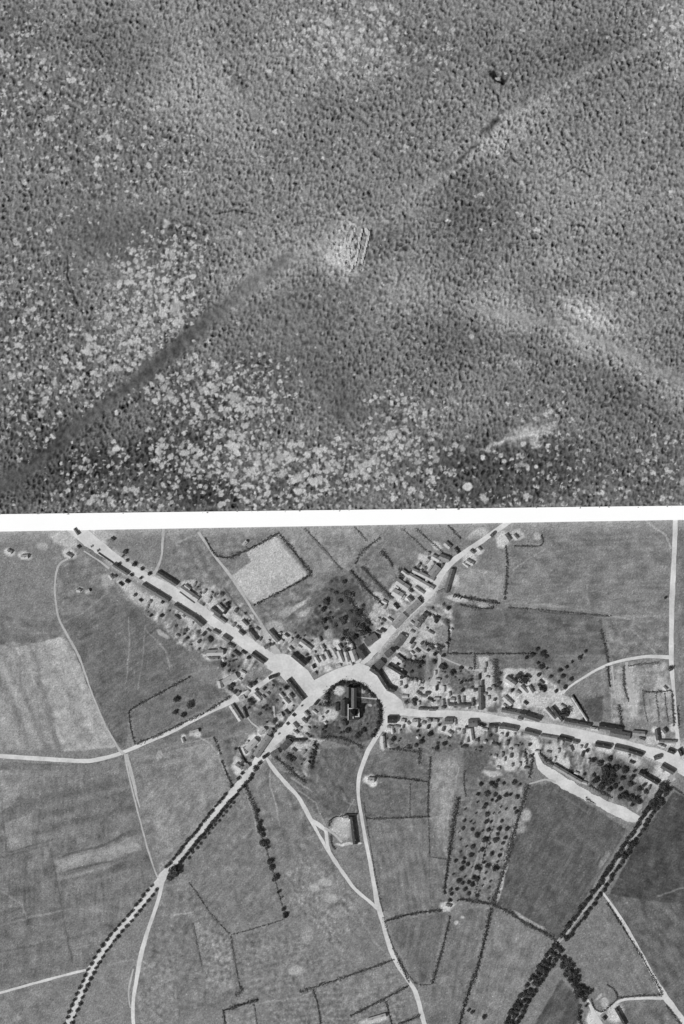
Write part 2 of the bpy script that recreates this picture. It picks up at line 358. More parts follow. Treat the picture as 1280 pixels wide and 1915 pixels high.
# ------------------------------------------------------------------ lower ground: fields and gardens
L = Raster(-60, 1340, 962, 1985, 1.4, 124)
L.t += 6*vnoise(L.shape, 90, 41, 3)
FL = [ # polygon, tone, stripe, mottle, cell
 ([(-60,1180),(30,1205),(120,1400),(-60,1405)],138,(-25,26,22),8,14),
 ([(28,1210),(118,1190),(145,1225),(172,1300),(218,1398),(120,1405),(70,1290)],157,(-27,22,14),12,14),
 ([(0,1150),(100,1165),(118,1190),(28,1210),(0,1205)],118,None,8,20),
 ([(112,1155),(180,1120),(240,1125),(330,1195),(372,1245),(243,1330),(236,1405),(215,1385),(170,1280),(145,1215)],106,None,8,20),
 ([(245,1332),(300,1300),(358,1265),(430,1300),(255,1390)],112,None,8,14),
 ([(105,1060),(180,1030),(260,1100),(230,1130),(112,1155)],120,None,10,12),
 ([(380,1000),(530,990),(520,1000),(460,1032),(430,1075)],122,None,10,14),
 ([(320,1000),(378,1005),(430,1080),(460,1130),(400,1120),(320,1090)],122,None,18,12),
 ([(525,992),(700,985),(720,1030),(640,1065),(585,1078)],137,(45,14,5),5,10),
 ([(640,1065),(700,1010),(800,1035),(740,1110),(700,1100)],118,(45,16,14),12,10),
 ([(480,1135),(560,1095),(640,1080),(620,1130),(540,1190),(500,1180)],118,None,26,10),
 ([(620,1080),(680,1070),(720,1150),(690,1200),(600,1200),(560,1190)],92,None,28,8),
 ([(950,1000),(1255,990),(1250,1150),(1140,1150),(948,1132)],122,(0,60,6),10,24),
 ([(850,1060),(945,1070),(938,1125),(850,1110)],140,None,10,12),
 ([(848,1128),(948,1136),(1125,1150),(1135,1225),(930,1222),(842,1222)],104,None,10,26),
 ([(1135,1160),(1250,1150),(1250,1225),(1145,1240)],122,None,14,12),
 ([(1085,1275),(1140,1250),(1142,1340),(1110,1350)],120,None,10,10),
 ([(1140,1248),(1250,1238),(1262,1350),(1145,1350)],142,(2,22,32),16,10),
 ([(930,1225),(1130,1228),(1060,1285),(990,1250),(940,1260)],112,None,10,12),
 ([(1090,1310),(1130,1300),(1125,1350),(1108,1350)],88,None,14,8),
 ([(1262,990),(1340,990),(1340,1400),(1275,1400)],118,None,8,20),
 ([(835,1225),(890,1225),(890,1252),(828,1225)],116,None,10,10),
 ([(680,1415),(728,1402),(785,1410),(800,1415),(800,1528),(685,1528),(672,1450)],108,None,10,10),
 ([(808,1422),(862,1418),(840,1540),(836,1605),(806,1600)],136,(8,24,12),9,12),
 ([(690,1535),(805,1530),(838,1608),(832,1692),(720,1718)],117,None,10,18),
 ([(862,1490),(880,1420),(985,1440),(985,1465),(922,1690),(838,1678)],116,None,16,9),
 ([(925,1480),(980,1470),(930,1640),(880,1680),(905,1560)],132,None,18,9),
 ([(992,1470),(1035,1462),(1110,1510),(1172,1552),(1045,1762),(926,1692)],93,None,6,20),
 ([(1262,1480),(1340,1530),(1340,1720),(1140,1672),(1200,1560)],76,None,5,20),
 ([(1135,1672),(1340,1700),(1340,1985),(1290,1925)],100,None,7,24),
 ([(1128,1690),(1155,1715),(1240,1862),(1150,1865),(1110,1850),(1062,1782)],120,None,7,20),
 ([(1050,1830),(1085,1870),(1070,1985),(960,1985)],88,None,8,16),
 ([(845,1702),(915,1698),(862,1985),(795,1985),(808,1842)],116,None,8,24),
 ([(922,1700),(1042,1770),(945,1915),(870,1985),(862,1915)],124,None,12,24),
 ([(725,1725),(835,1705),(806,1838),(775,1838)],108,None,8,18),
 ([(1165,1875),(1245,1870),(1300,1985),(1200,1985)],112,None,8,14),
 ([(0,1430),(230,1425),(262,1540),(292,1640),(170,1805),(0,1850)],116,(76,26,16),9,24),
 ([(105,1600),(240,1560),(270,1590),(150,1650),(108,1650)],134,(76,12,24),8,14),
 ([(0,1440),(60,1440),(30,1500),(0,1520)],138,None,8,16),
 ([(10,1540),(60,1520),(60,1580),(16,1590)],135,None,8,16),
 ([(0,1700),(120,1690),(130,1800),(0,1840)],112,(76,20,12),8,24),
 ([(242,1420),(405,1385),(440,1468),(300,1630),(262,1530)],134,(-15,30,8),9,20),
 ([(258,1425),(330,1410),(330,1450),(262,1470)],120,None,10,12),
 ([(418,1380),(460,1380),(480,1420),(450,1460),(432,1460)],112,None,14,10),
 ([(300,1365),(440,1320),(460,1360),(420,1385),(400,1378),(300,1390)],112,None,8,14),
 ([(312,1652),(460,1480),(500,1580),(532,1712),(430,1745),(355,1655)],121,None,9,16),
 ([(470,1480),(505,1430),(600,1560),(700,1698),(640,1770),(540,1700)],120,None,14,14),
 ([(560,1600),(640,1640),(670,1690),(640,1790),(560,1700),(530,1640)],130,None,18,7),
 ([(440,1750),(530,1722),(640,1790),(640,1830),(470,1870),(452,1850)],124,None,16,8),
 ([(300,1660),(350,1660),(430,1750),(450,1860),(410,1890),(260,1890),(285,1730)],120,None,14,10),
 ([(362,1720),(428,1752),(442,1850),(385,1850)],131,None,26,8),
 ([(258,1800),(330,1790),(340,1915),(258,1915)],128,None,16,8),
 ([(0,1845),(160,1815),(120,1915),(0,1915)],124,None,7,18),
 ([(420,1895),(480,1880),(480,1985),(425,1985)],132,None,14,10),
 ([(500,1870),(735,1800),(790,1985),(500,1985)],122,None,18,7),
 ([(640,1830),(740,1798),(765,1842),(700,1875),(645,1880)],128,None,14,10),
 ([(515,1440),(600,1460),(672,1470),(690,1520),(600,1530)],104,None,12,12),
 ([(600,1400),(690,1395),(670,1450),(672,1520),(640,1520),(590,1440)],102,None,14,12),
 ([(190,1032),(212,1022),(262,1060),(255,1075),(205,1062)],118,None,8,8),
]
for i, (p, v, st, mo, mc) in enumerate(FL):
    L.fill(p, v, 12.0 if mc in (7,8) and mo >= 16 and p[0][1] > 1500 else 3.0, 0.6, st, mo*1.3, mc, seed=100+i*13)
    # cultivation marks run along the longer side of each field
    e = max(((p[k], p[k-1]) for k in range(len(p))), key=lambda q: math.dist(*q)); an = math.degrees(math.atan2(e[0][1]-e[1][1], e[0][0]-e[1][0]))
    sl, m = L.mask(p, 3.0, .6)
    L.t[sl] += m*((3.6, 2.0, 2.8)[i % 3]*bnoise(L.shape, 7, 700+i, .35, 7, an-90)+(1.5, 3.2, 5.0)[i % 3]*bnoise(L.shape, 20, 800+i, .6, (3, 5, 2)[i % 3], an-90+(0, 90)[i % 5 == 3]))[sl]
for p, w_ in (([(215,1045),(275,1080),(320,1106),(382,1148),(432,1182),(475,1212),(515,1240)],34),([(690,1225),(722,1190),(775,1135),(805,1108),(822,1075)],30),([(745,1330),(880,1336),(980,1354),(1100,1378),(1200,1400),(1262,1425)],32),([(590,1300),(548,1348),(503,1398),(480,1425)],28)):
    L.line(p, w_, 176, 8, 1.2, .8)
# pale rectangular crop plot
L.fill([(460,1033),(517,997),(530,1003),(577,1075),(480,1132),(462,1118),(430,1078),(470,1050)],178,2.5,.3,None,3,20,3)
L.fill([(505,1085),(545,1062),(555,1075),(510,1105)],168,3,.3,alpha=.8); L.fill([(480,1120),(495,1105),(530,1090),(540,1095),(485,1128)],166,3,.3,alpha=.7)
L.fill([(430,1062),(460,1035),(470,1050),(435,1075)],128,2.5,.4)
L.line([(532,1080),(540,1092)],1.2,120,1.5); L.line([(520,1002),(580,1075)],7,112,5,.4,.7)
# mottled back gardens and yards
ZONES = {
 'west_back':  [(200,1065),(265,1100),(385,1175),(470,1225),(490,1250),(430,1290),(400,1240),(330,1200),(285,1155),(240,1115)],
 'west_front': [(335,1085),(400,1095),(450,1140),(490,1170),(540,1185),(590,1225),(575,1245),(500,1205),(430,1165),(340,1105)],
 'square':     [(540,1180),(600,1195),(655,1190),(672,1235),(590,1265),(575,1240)],
 'north_back': [(670,1180),(740,1090),(770,1060),(800,1030),(840,1045),(800,1090),(720,1180),(680,1215)],
 'north_east': [(735,1205),(800,1130),(850,1130),(845,1190),(830,1225),(790,1240),(735,1250)],
 'east_back':  [(740,1245),(900,1245),(925,1235),(935,1325),(760,1325)],
 'farm':       [(930,1260),(1000,1250),(1060,1300),(1105,1350),(1030,1345),(940,1325)],
 'south_row':  [(715,1348),(870,1345),(1000,1368),(1005,1405),(985,1440),(930,1440),(880,1400),(720,1400)],
 'south_east': [(1010,1380),(1110,1392),(1190,1412),(1245,1440),(1235,1470),(1190,1508),(1130,1480),(1080,1462),(1005,1405)],
 'avenue_west':[(405,1285),(500,1265),(530,1270),(568,1320),(500,1398),(455,1450),(440,1400),(500,1350)],
 'avenue_east':[(575,1325),(610,1300),(625,1345),(600,1370),(600,1400),(570,1460),(530,1420),(520,1398)],
}
for i, (k, p) in enumerate(ZONES.items()):
    ZA = {'west_back':33,'west_front':33,'square':-25,'north_back':-60,'north_east':-55,'east_back':3,'farm':35,'south_row':5,'south_east':18,'avenue_west':-50,'avenue_east':-50}[k]
    zs = bnoise(L.shape, 9, 520+i, .4, 2.2, ZA)*17+bnoise(L.shape, 16, 560+i, .4, 1.6, ZA)*17+bnoise(L.shape, 5, 590+i, .3)*8
    L.fill(p, {'farm':165,'south_east':130,'avenue_west':125,'square':160,'north_back':150,'avenue_east':135}.get(k, 143), 6, 1.0, None, 0, 6.5, seed=500+i*17)
    sl, m = L.mask(p, 6, 1.0); L.t[sl] = L.t[sl]+m*np.clip(zs, -60, 45)[sl]
for p, v, mo in (([(755,1232),(797,1238),(795,1277),(758,1264)],100,50),([(798,1235),(808,1235),(803,1284),(795,1280)],128,8),([(808,1236),(814,1240),(810,1275),(804,1282)],92,10),
  ([(839,1254),(887,1254),(888,1296),(845,1300)],108,34),([(895,1228),(915,1228),(918,1322),(906,1325),(900,1280)],172,10),([(822,1238),(884,1252),(838,1254)],110,10),([(910,1331),(926,1308),(932,1333)],98,14),
  ([(650,1058),(690,1062),(736,1118),(712,1150),(690,1140)],112,26),([(655,1120),(690,1150),(702,1178),(680,1185)],138,12),([(805,1160),(838,1172),(840,1205),(815,1200)],128,12),
  ([(718,1372),(862,1372),(860,1402),(800,1410),(730,1398)],110,34),([(866,1395),(925,1395),(900,1462),(868,1440)],100,24),([(915,1350),(933,1355),(932,1388),(912,1382)],88,14)):
    L.fill(p, v, 3, .6, None, mo, 6, seed=int(p[0][0])+950)
# churchyard
L.fill([(612,1318),(615,1300),(626,1285),(640,1277),(668,1278),(690,1290),(705,1305),(713,1322),(713,1342),(705,1365),(690,1385),(650,1395),(600,1380),(600,1350)],92,2.5,.4,None,30,6,seed=900)
PALE = [ # pale yards: x,y,rx,ry,ang,tone
 (633,1292,11,9,0,195),(618,1335,14,12,0,192),(606,1345,9,8,0,188),(700,1298,12,3,10,180),(693,1319,5,3,0,180),(676,1290,8,7,0,170),
 (18,1032,11,8,20,185),(48,1040,14,7,20,190),(80,1022,10,6,0,165),(130,1035,14,10,25,192),(120,1010,28,12,20,185),(150,990,46,14,15,182),(175,1003,30,10,30,190),(125,1000,20,14,0,184),(195,1000,22,8,0,170),
 (148,1103,7,5,0,180),(165,1106,7,6,0,188),(205,1085,12,16,30,165),(240,1095,20,10,25,178),(262,1120,24,14,35,176),(300,1130,18,8,35,178),(305,1185,14,4,35,175),
 (340,1155,22,8,30,188),(355,1165,14,9,0,180),(385,1180,12,9,0,192),(368,1205,10,6,0,176),(410,1190,10,7,0,188),(408,1222,14,8,0,200),(397,1232,14,6,0,180),(420,1232,5,5,0,192),
 (350,1092,9,7,0,190),(360,1090,8,6,0,180),(385,1115,12,10,40,190),(395,1125,10,10,0,190),(420,1145,12,8,35,190),(447,1160,14,8,35,194),(455,1170,12,6,35,192),(470,1155,6,6,0,185),
 (505,1192,12,10,45,194),(520,1199,6,6,0,205),(540,1190,12,8,0,186),(555,1205,16,8,35,188),(515,1172,18,12,0,160),(445,1135,12,3,-35,180),(555,1135,22,5,-35,182),(570,1145,14,5,-35,170),(535,1145,14,8,-35,160),
 (600,1200,10,6,0,170),(632,1212,10,12,0,198),(600,1238,16,8,-25,196),(650,1232,24,9,-20,198),(652,1205,8,12,-30,198),(615,1185,10,10,0,150),
 (710,1118,14,8,45,190),(712,1138,14,12,45,186),(730,1130,9,9,0,180),(700,1150,8,8,0,170),(745,1100,12,9,35,205),(762,1115,12,8,35,200),(738,1108,10,8,0,205),(790,1100,24,12,30,188),(795,1045,14,7,30,190),(815,1020,12,7,35,186),
 (720,1180,14,10,0,190),(760,1190,20,14,-40,188),(775,1205,16,10,-30,186),(742,1240,12,12,0,200),(735,1265,20,14,40,202),(748,1275,14,12,0,200),(800,1183,16,12,0,186),(815,1165,12,8,0,176),
 (855,1120,22,5,12,190),(905,1133,12,6,5,165),(850,1085,10,12,0,186),(880,1045,14,12,0,200),(895,1030,8,8,0,196),(940,1010,14,16,0,196),(965,1000,14,10,0,180),(1006,1003,8,8,0,176),(895,1000,20,10,-30,185),
 (815,1290,30,8,0,196),(790,1300,30,8,0,194),(812,1268,8,14,0,192),(785,1280,20,8,0,194),(765,1290,14,10,0,190),(845,1305,16,8,0,196),(880,1300,14,12,0,198),(835,1265,8,8,0,186),(915,1270,8,28,0,180),(920,1300,8,20,0,186),
 (952,1276,16,10,30,200),(985,1290,18,12,30,200),(960,1310,16,8,40,196),(1000,1310,28,14,10,192),(960,1255,30,5,-5,180),(1000,1265,10,14,30,176),(1030,1300,20,12,20,180),(1062,1315,16,10,45,196),(1080,1330,12,14,45,194),(1045,1320,10,10,0,186),(1062,1345,10,4,0,200),
 (755,1352,14,9,0,202),(778,1352,12,8,0,204),(800,1356,20,6,0,192),(835,1365,16,9,0,202),(850,1352,6,12,0,200),(725,1362,14,8,0,198),(733,1360,10,8,0,194),(716,1390,6,14,0,204),(865,1350,10,20,0,192),(880,1375,6,16,0,196),(895,1365,12,12,0,200),(906,1388,6,4,0,210),
 (945,1368,22,8,10,198),(990,1382,18,6,10,200),(1000,1395,12,10,0,200),(955,1425,16,16,0,190),(935,1425,8,8,0,196),(920,1446,18,6,10,190),(962,1412,5,18,8,180),(982,1420,5,18,8,180),
 (1035,1400,18,8,10,188),(1045,1418,16,9,40,192),(1060,1428,6,10,0,196),(1095,1400,14,14,0,200),(1130,1402,16,7,10,200),(1080,1395,10,10,0,194),(1165,1412,16,7,10,202),(1175,1420,14,7,10,198),(1190,1425,10,10,0,190),(1240,1450,18,11,30,196),(1240,1440,16,8,30,198),(1200,1460,8,5,30,186),(1215,1464,16,4,30,190),(1255,1455,8,6,0,186),(1105,1440,4,22,15,184),(1145,1487,3,22,8,160),(1200,1495,4,24,20,172),(1220,1480,8,14,20,150),
 (1262,1395,14,18,0,180),(1225,1365,8,6,0,196),(1240,1372,4,12,0,196),(1220,1385,16,8,0,190),(1250,1393,12,4,0,196),(1262,1360,10,8,0,192),(1245,1290,8,14,0,180),(1190,1315,6,26,3,178),(1180,1285,8,40,2,172),(1155,1290,8,24,0,168),(1172,1390,10,6,0,170),
 (480,1300,16,9,20,200),(447,1305,20,8,-25,204),(490,1312,8,8,0,196),(432,1270,18,8,-25,202),(415,1280,9,8,0,200),(425,1270,14,8,-25,196),(510,1290,8,10,0,176),(530,1305,16,14,-45,194),(540,1318,12,10,0,190),(523,1340,10,7,0,198),(475,1215,6,6,0,180),
 (475,1385,14,12,-40,204),(490,1368,12,8,-40,204),(460,1402,8,10,0,204),(500,1380,10,10,0,180),(445,1432,12,9,-20,200),(452,1440,14,8,-30,196),(443,1428,6,14,0,186),
 (545,1362,20,9,-35,200),(560,1345,16,12,0,190),(570,1360,12,8,0,198),(540,1402,14,6,-25,190),(560,1395,24,4,-5,185),(590,1382,18,2.5,8,176),(553,1378,14,4,0,196),(510,1400,8,5,0,190),
 (363,1370,11,5,-20,200),(342,1380,5,7,0,196),(370,1373,8,6,0,198),(297,1412,6,8,0,165),
 (693,1457,13,9,0,208),(698,1465,8,6,0,206),(838,1692,14,7,0,190),(834,1700,8,5,0,200),(853,1726,4,4,0,180),(867,1717,4,3,0,175),(985,1525,10,12,0,166),(972,1545,12,14,0,150),(955,1580,3,40,14,170),(940,1650,3.5,40,14,176),(990,1722,35,3.5,28,168),
 (640,1548,16,22,0,176),(650,1532,9,6,0,200),(632,1555,18,4,25,186),(645,1578,18,3,0,196),(668,1576,10,2,0,196),(668,1540,3,25,-5,150),
 (702,1906,28,8,-15,190),(1130,1875,8,8,0,176),(1120,1865,10,3,-40,170),(1110,1905,12,18,20,200),(1150,1895,16,18,30,196),(1100,1870,8,3,40,150),(1130,1608,5,20,35,140),(1000,1410,5,6,0,200),
 (1290,1410,20,30,0,190),(610,1650,12,8,0,165),(590,1660,10,8,0,160),(620,1680,14,8,0,160),(575,1750,10,16,0,150),(555,1815,14,10,0,165),
]
for (x, y, rx, ry, a, v) in PALE: L.blob(x, y, rx, ry, v, a, .22, .92, .9)
DARKG = [(700,1215,6,10,0,70),(775,1248,18,16,0,78),(670,1200,8,20,-30,64),(648,1210,6,14,-30,70),(640,1110,26,22,0,88),(600,1120,28,12,-30,98),(655,1140,10,32,-35,80),(680,1170,12,34,-40,72),(668,1110,8,30,-40,90),(560,1190,14,18,0,90),(640,1175,18,16,0,84),(775,1255,18,14,0,84),(520,1300,16,22,0,88),(500,1330,20,22,0,84),(545,1420,30,12,45,84),(585,1425,7,30,0,72),(590,1360,12,12,0,84),(620,1370,20,12,0,72),(1150,1450,26,34,20,70),(1180,1480,26,22,20,82),(1110,1440,14,22,0,96),(1208,1432,14,16,30,108),(910,1400,14,30,0,96),(880,1440,18,30,0,92),(930,1270,10,22,0,80),(700,1280,20,6,0,120),(510,1365,12,6,0,84),(400,1285,20,6,0,92),(410,1240,22,8,0,86),(440,1240,14,14,0,84),(392,1195,10,12,0,95),(335,1165,14,12,0,95),(320,1150,8,14,0,100),(900,1015,22,12,0,112),(1105,1325,22,22,0,88),(1008,1222,26,10,30,70),(1022,1230,16,6,30,62),(995,1215,50,22,10,100),(120,1070,14,10,0,112),(180,1110,26,10,30,96),(800,1255,7,26,0,128),(808,1250,4,28,0,92),(835,1265,14,18,0,100),(770,1375,30,8,0,105),(800,1385,40,14,0,112),(975,1390,16,12,0,110),(520,1420,5,5,0,80)]
for (x, y, rx, ry, a, v) in DARKG: L.blob(x, y, rx, ry, v, a, .45, .65, 1.2)
# faint foot tracks, ditches
TR = [([(240,1155),(243,1200),(238,1260),(234,1280)],2,150),([(272,1170),(268,1230),(258,1290)],2,142),([(275,1180),(310,1215),(318,1250)],3,145),([(120,1165),(165,1140),(195,1115)],3,142),
 ([(505,1425),(506,1470),(518,1510),(524,1545)],2,172),([(400,1378),(345,1390),(310,1400)],2,150),([(370,1378),(395,1390),(408,1415),(422,1445),(432,1465)],3,168),([(455,1470),(470,1510),(482,1560)],4,145),
 ([(0,1665),(40,1690),(50,1715),(140,1700),(210,1705)],3,140),([(0,1732),(60,1715),(110,1705)],3,138),([(135,1775),(170,1765)],2,145),([(190,1830),(210,1855),(240,1885)],3,145),([(200,1805),(250,1795)],4,150),([(265,1795),(285,1810)],3,160),([(180,1910),(240,1890)],3,145),
 ([(1095,1070),(1103,1145)],2.5,142),([(1100,1060),(1098,1145)],2,140),([(960,1065),(1020,1025)],3,150),([(1150,1155),(1250,1150)],4,148),([(1180,1175),(1230,1225)],2.5,145),([(1210,975),(1245,1000),(1256,1025)],4,170),([(870,1085),(945,1080)],3,140),
 ([(640,1480),(650,1500),(665,1505)],2,140),([(650,1517),(662,1495)],1.5,160),([(803,1532),(825,1525)],2.5,155),([(858,1435),(848,1490)],3,158),([(830,1470),(826,1500)],2,155),([(918,1525),(905,1570),(880,1640)],4,155),([(935,1530),(925,1580)],4,160),
 ([(560,1480),(590,1500),(606,1540)],2.5,160),([(545,1455),(585,1480)],3,165),([(600,1850),(560,1865),(490,1875),(440,1885)],2.5,150),([(640,1828),(560,1855)],3,155),([(300,1660),(355,1648)],4,150),([(325,1712),(360,1705)],3,165),
 ([(665,1700),(700,1760),(730,1790)],4,140),([(810,1835),(840,1825)],2,140),([(1230,1675),(1280,1660)],3,130),([(1125,1150),(1180,1158)],3,158),([(560,1190),(620,1205),(600,1200)],2,150),([(568,1215),(625,1195)],2,150),
 ([(1095,1150),(1140,1155)],3,150),([(1040,1480),(1100,1520)],3,110),([(1035,1570),(1080,1590)],3,108),([(330,1015),(370,1000)],3,160),([(1000,1130),(1060,1136)],4,150),([(1000,980),(1010,1020)],2,150)]
for p, w_, v in TR: L.line(p, w_, v, 2.0, .5, .75)
DT = [([(8,1545),(12,1595),(100,1570)],2,88),([(95,1590),(106,1640),(120,1720),(135,1800)],2,84),([(0,1605),(90,1580)],2,95),([(110,1632),(210,1610)],4,90),([(120,1600),(200,1580),(230,1560)],5,90),([(190,1540),(230,1500)],5,96),
 ([(805,1540),(803,1610),(806,1700)],2,96),([(570,990),(640,1066)],3,100),([(300,1060),(370,1040)],5,118),([(145,1225),(165,1275),(178,1300)],4,90),([(176,1305),(200,1350),(215,1385)],2,98),([(420,1100),(450,1140),(480,1165)],3,82),([(384,1004),(400,1035)],2.5,105),
 ([(0,1427),(150,1431),(220,1418)],2,100),([(1020,1145),(1140,1153)],2.5,80),([(840,1165),(838,1220)],2.5,66),([(0,1780),(80,1765)],4,96),([(640,1600),(650,1700)],2,108),([(360,1730),(380,1820)],2,95),([(760,1590),(770,1690)],3,128)]
for p, w_, v in DT: L.line(p, w_, v, 2.0, .5, .8)
for p, w_, v in (([(108,1628),(240,1586)],9,150),([(98,1602),(190,1580),(255,1556)],7,86),([(115,1650),(235,1618)],4,92),([(120,1662),(240,1628)],7,138),([(105,1612),(150,1600)],6,140),([(130,1705),(210,1690)],6,134),([(135,1745),(200,1738)],10,136),([(0,1660),(95,1640)],8,112),([(0,1560),(90,1545)],12,132),
  ([(40,1500),(140,1480),(220,1450)],8,104),([(10,1470),(120,1440)],10,134),([(150,1520),(230,1495)],14,104),([(20,1740),(120,1722)],10,132),([(5,1790),(120,1770)],7,104),([(20,1225),(45,1320),(60,1400)],10,150),([(60,1225),(85,1310),(110,1395)],12,108),([(0,1230),(20,1330),(30,1400)],6,148),
  ([(260,1440),(400,1410)],10,142),([(270,1500),(420,1465)],12,128),([(285,1560),(380,1540)],8,140),([(320,1660),(420,1600)],12,128),([(10,1880),(120,1850)],9,132),([(1020,1500),(1080,1560),(1130,1600)],10,104),([(960,1620),(1050,1660)],12,100)):
    L.line(p, w_, v, 6, 1.3, .55)
# vignette fade painted in: tone grows paler towards the northern edge
dd = L.Y-strip_bot(L.X); f = np.clip(1-dd/26, 0, 1)**1.2*0.62; L.t = L.t*(1-f)+170*f
L.t += 4*bnoise(L.shape, 5, 61, .6)+3*bnoise(L.shape, 14, 62)+3.5*bnoise(L.shape, 40, 64)
Zl = 0.05*vnoise(L.shape, 6, 63, 2)
edge = np.minimum(np.minimum(L.X+60, 1340-L.X), 1985-L.Y); Zl = np.where(edge < 4, -8.5, Zl)
Zl = np.where(L.Y < strip_bot(L.X)-4, -3.5, Zl)
g = rng.standard_normal(L.shape)
alb_l = lin(np.clip(L.t, 20, 235))*np.clip(1+0.19*g, .3, 1.9)*(1+.9*(rng.random(L.shape) > 0.997)*(L.t < 145))
tag(grid_object('farmland_ground', L, Zl, alb_l, M['ground']), kind='structure')

# ------------------------------------------------------------------ roads
def smooth(pts, n=6):
    out = []
    P = [pts[0]]+list(pts)+[pts[-1]]
    for i in range(1, len(P)-2):
        p0, p1, p2, p3 = [np.array(q, float) for q in P[i-1:i+3]]
        for k in range(n):
            t = k/n
            out.append(0.5*((2*p1)+(-p0+p2)*t+(2*p0-5*p1+4*p2-p3)*t*t+(-p0+3*p1-3*p2+p3)*t**3))
    out.append(np.array(P[-2], float)); return out
rz_i = [0]
def ribbon(name, pts, mat, jit=0.12):
    """pts: (x, y, width)"""
    rz_i[0] += 1; z = 0.10+0.006*rz_i[0]
    q = smooth(pts); b = MB(); r = np.random.default_rng(rz_i[0])
    # resample finely so the verge can wander
    fine = []
    for a, c in zip(q[:-1], q[1:]):
        n = max(1, int(np.hypot(*(c-a)[:2])/2.5))
        for k in range(n): fine.append(a+(c-a)*k/n)
    fine.append(q[-1]); n = len(fine)
    ja = np.convolve(r.standard_normal(n+4), np.ones(5)/5, 'valid'); jb = np.convolve(r.standard_normal(n+4), np.ones(5)/5, 'valid')
    for i in range(n):
        a = fine[max(0, i-1)]; c = fine[min(n-1, i+1)]; d = (c-a)[:2]; d = d/(np.hypot(*d)+1e-9); nn = np.array([-d[1], d[0]])
        w_ = fine[i][2]/2
        p = fine[i][:2]+nn*w_*(1+jit*2*ja[i]); s_ = fine[i][:2]-nn*w_*(1+jit*2*jb[i])
        b.v += [(*W(*p), z), (*W(*s_), z)]
        if i: b.f.append((2*i-2, 2*i-1, 2*i+1, 2*i))
    return tag(b.build(name, M[mat]), kind='structure')
ribbon('main_road', [(120,972,20),(150,996,26),(178,1018,26),(228,1052,16),(275,1080,18),(320,1106,22),(382,1148,22),(432,1182,24),(475,1212,24),(515,1240,26),(560,1272,34)], 'road', .06)
ribbon('main_road', [(590,1298,26),(570,1322,20),(548,1348,19),(530,1368,18),(503,1398,17),(465,1447,14),(430,1487,12),(400,1522,11),(370,1560,10),(340,1597,10),(307,1637,16),(275,1677,11),(245,1715,11),(212,1752,10),(185,1790,11),(172,1813,13),(162,1834,11),(150,1860,11),(140,1885,11),(130,1910,12),(112,1950,12)], 'road', .12)
ribbon('main_road', [(670,1244,16),(700,1214,17),(722,1190,14),(748,1163,13),(780,1133,13),(803,1108,18),(818,1082,18),(835,1060,13),(865,1036,10),(902,1011,9),(932,990,9),(962,968,9)], 'road', .06)
ribbon('main_road', [(735,1330,14),(770,1332,14),(800,1335,14),(880,1337,14),(930,1346,16),(980,1356,17),(1040,1366,22),(1100,1378,20),(1150,1388,18),(1200,1401,18),(1240,1415,24),(1262,1427,26),(1320,1460,22)], 'road', .05)
ribbon('side_road', [(1264,960,9),(1261,1040,9),(1258,1100,10),(1256,1180,9),(1256,1240,9),(1261,1300,6),(1265,1350,6),(1268,1385,8),(1266,1425,12)], 'road', .06)
ribbon('side_road', [(-60,1411,8),(0,1414,8),(80,1419,8),(150,1423,8),(180,1421,8),(228,1408,7),(280,1385,8),(320,1368,8),(360,1347,8),(400,1327,8),(440,1308,10),(470,1292,9),(500,1272,9),(520,1256,12)], 'road', .05)
ribbon('field_path', [(128,1044,4),(110,1058,4),(103,1090,4),(104,1120,4),(110,1155,4),(122,1180,4),(145,1222,4),(160,1260,4),(172,1295,3),(190,1340,3.5),(205,1370,3.5),(222,1400,5),(232,1410,7)], 'road2', .2)
ribbon('field_path', [(233,1410,4),(237,1430,3),(246,1470,3),(256,1510,3),(265,1545,3),(276,1585,3),(288,1622,3),(296,1642,3)], 'road2', .2)
ribbon('field_path', [(236,1410,7),(242,1430,7),(250,1460,6),(256,1490,4),(262,1510,2)], 'road2', .2)
ribbon('country_lane', [(306,1640,8),(297,1680,7),(284,1720,7),(271,1760,8),(262,1795,9),(256,1830,8),(250,1870,7),(249,1900,7),(254,1940,7)], 'road', .07)
ribbon('field_path', [(250,1812,2.5),(243,1840,3.5),(241,1860,3),(244,1885,3)], 'road2', .2)
ribbon('field_path', [(-60,1872,4),(0,1857,4.5),(60,1840,4.5),(120,1824,4.5),(172,1811,5)], 'road', .1)
ribbon('country_lane', [(728,1338,14),(719,1355,9),(705,1377,8),(690,1402,8),(678,1432,8),(671,1458,7.5),(671,1490,6),(677,1530,6),(684,1570,7),(692,1610,7),(701,1660,8),(707,1692,10),(716,1722,9),(726,1760,8.5),(738,1793,8),(755,1822,6.5),(775,1850,8),(785,1880,8),(797,1930,9)], 'road', .06)
ribbon('country_lane', [(497,1415,5),(510,1435,7),(535,1465,8),(558,1490,7),(575,1520,8),(588,1545,6),(603,1572,6),(620,1600,7),(640,1630,7),(662,1660,6),(690,1685,6),(707,1700,6)], 'road', .1)
ribbon('farm_track', [(580,1532,7),(600,1545,8),(610,1555,6),(612,1575,6),(617,1592,4)], 'road', .1)
ribbon('farm_track', [(608,1548,5),(625,1560,5),(640,1575,4)], 'road2', .1)
ribbon('country_lane', [(1052,1296,7),(1065,1285,4),(1090,1268,4),(1130,1246,5),(1165,1235,5.5),(1210,1228,6),(1252,1229,7)], 'road', .08)
ribbon('garden_path', [(1172,1238,5),(1174,1262,6),(1180,1290,6),(1188,1330,5)], 'road2', .2)
ribbon('garden_path', [(1145,1245,4),(1147,1262,3),(1149,1290,3)], 'road2', .2)
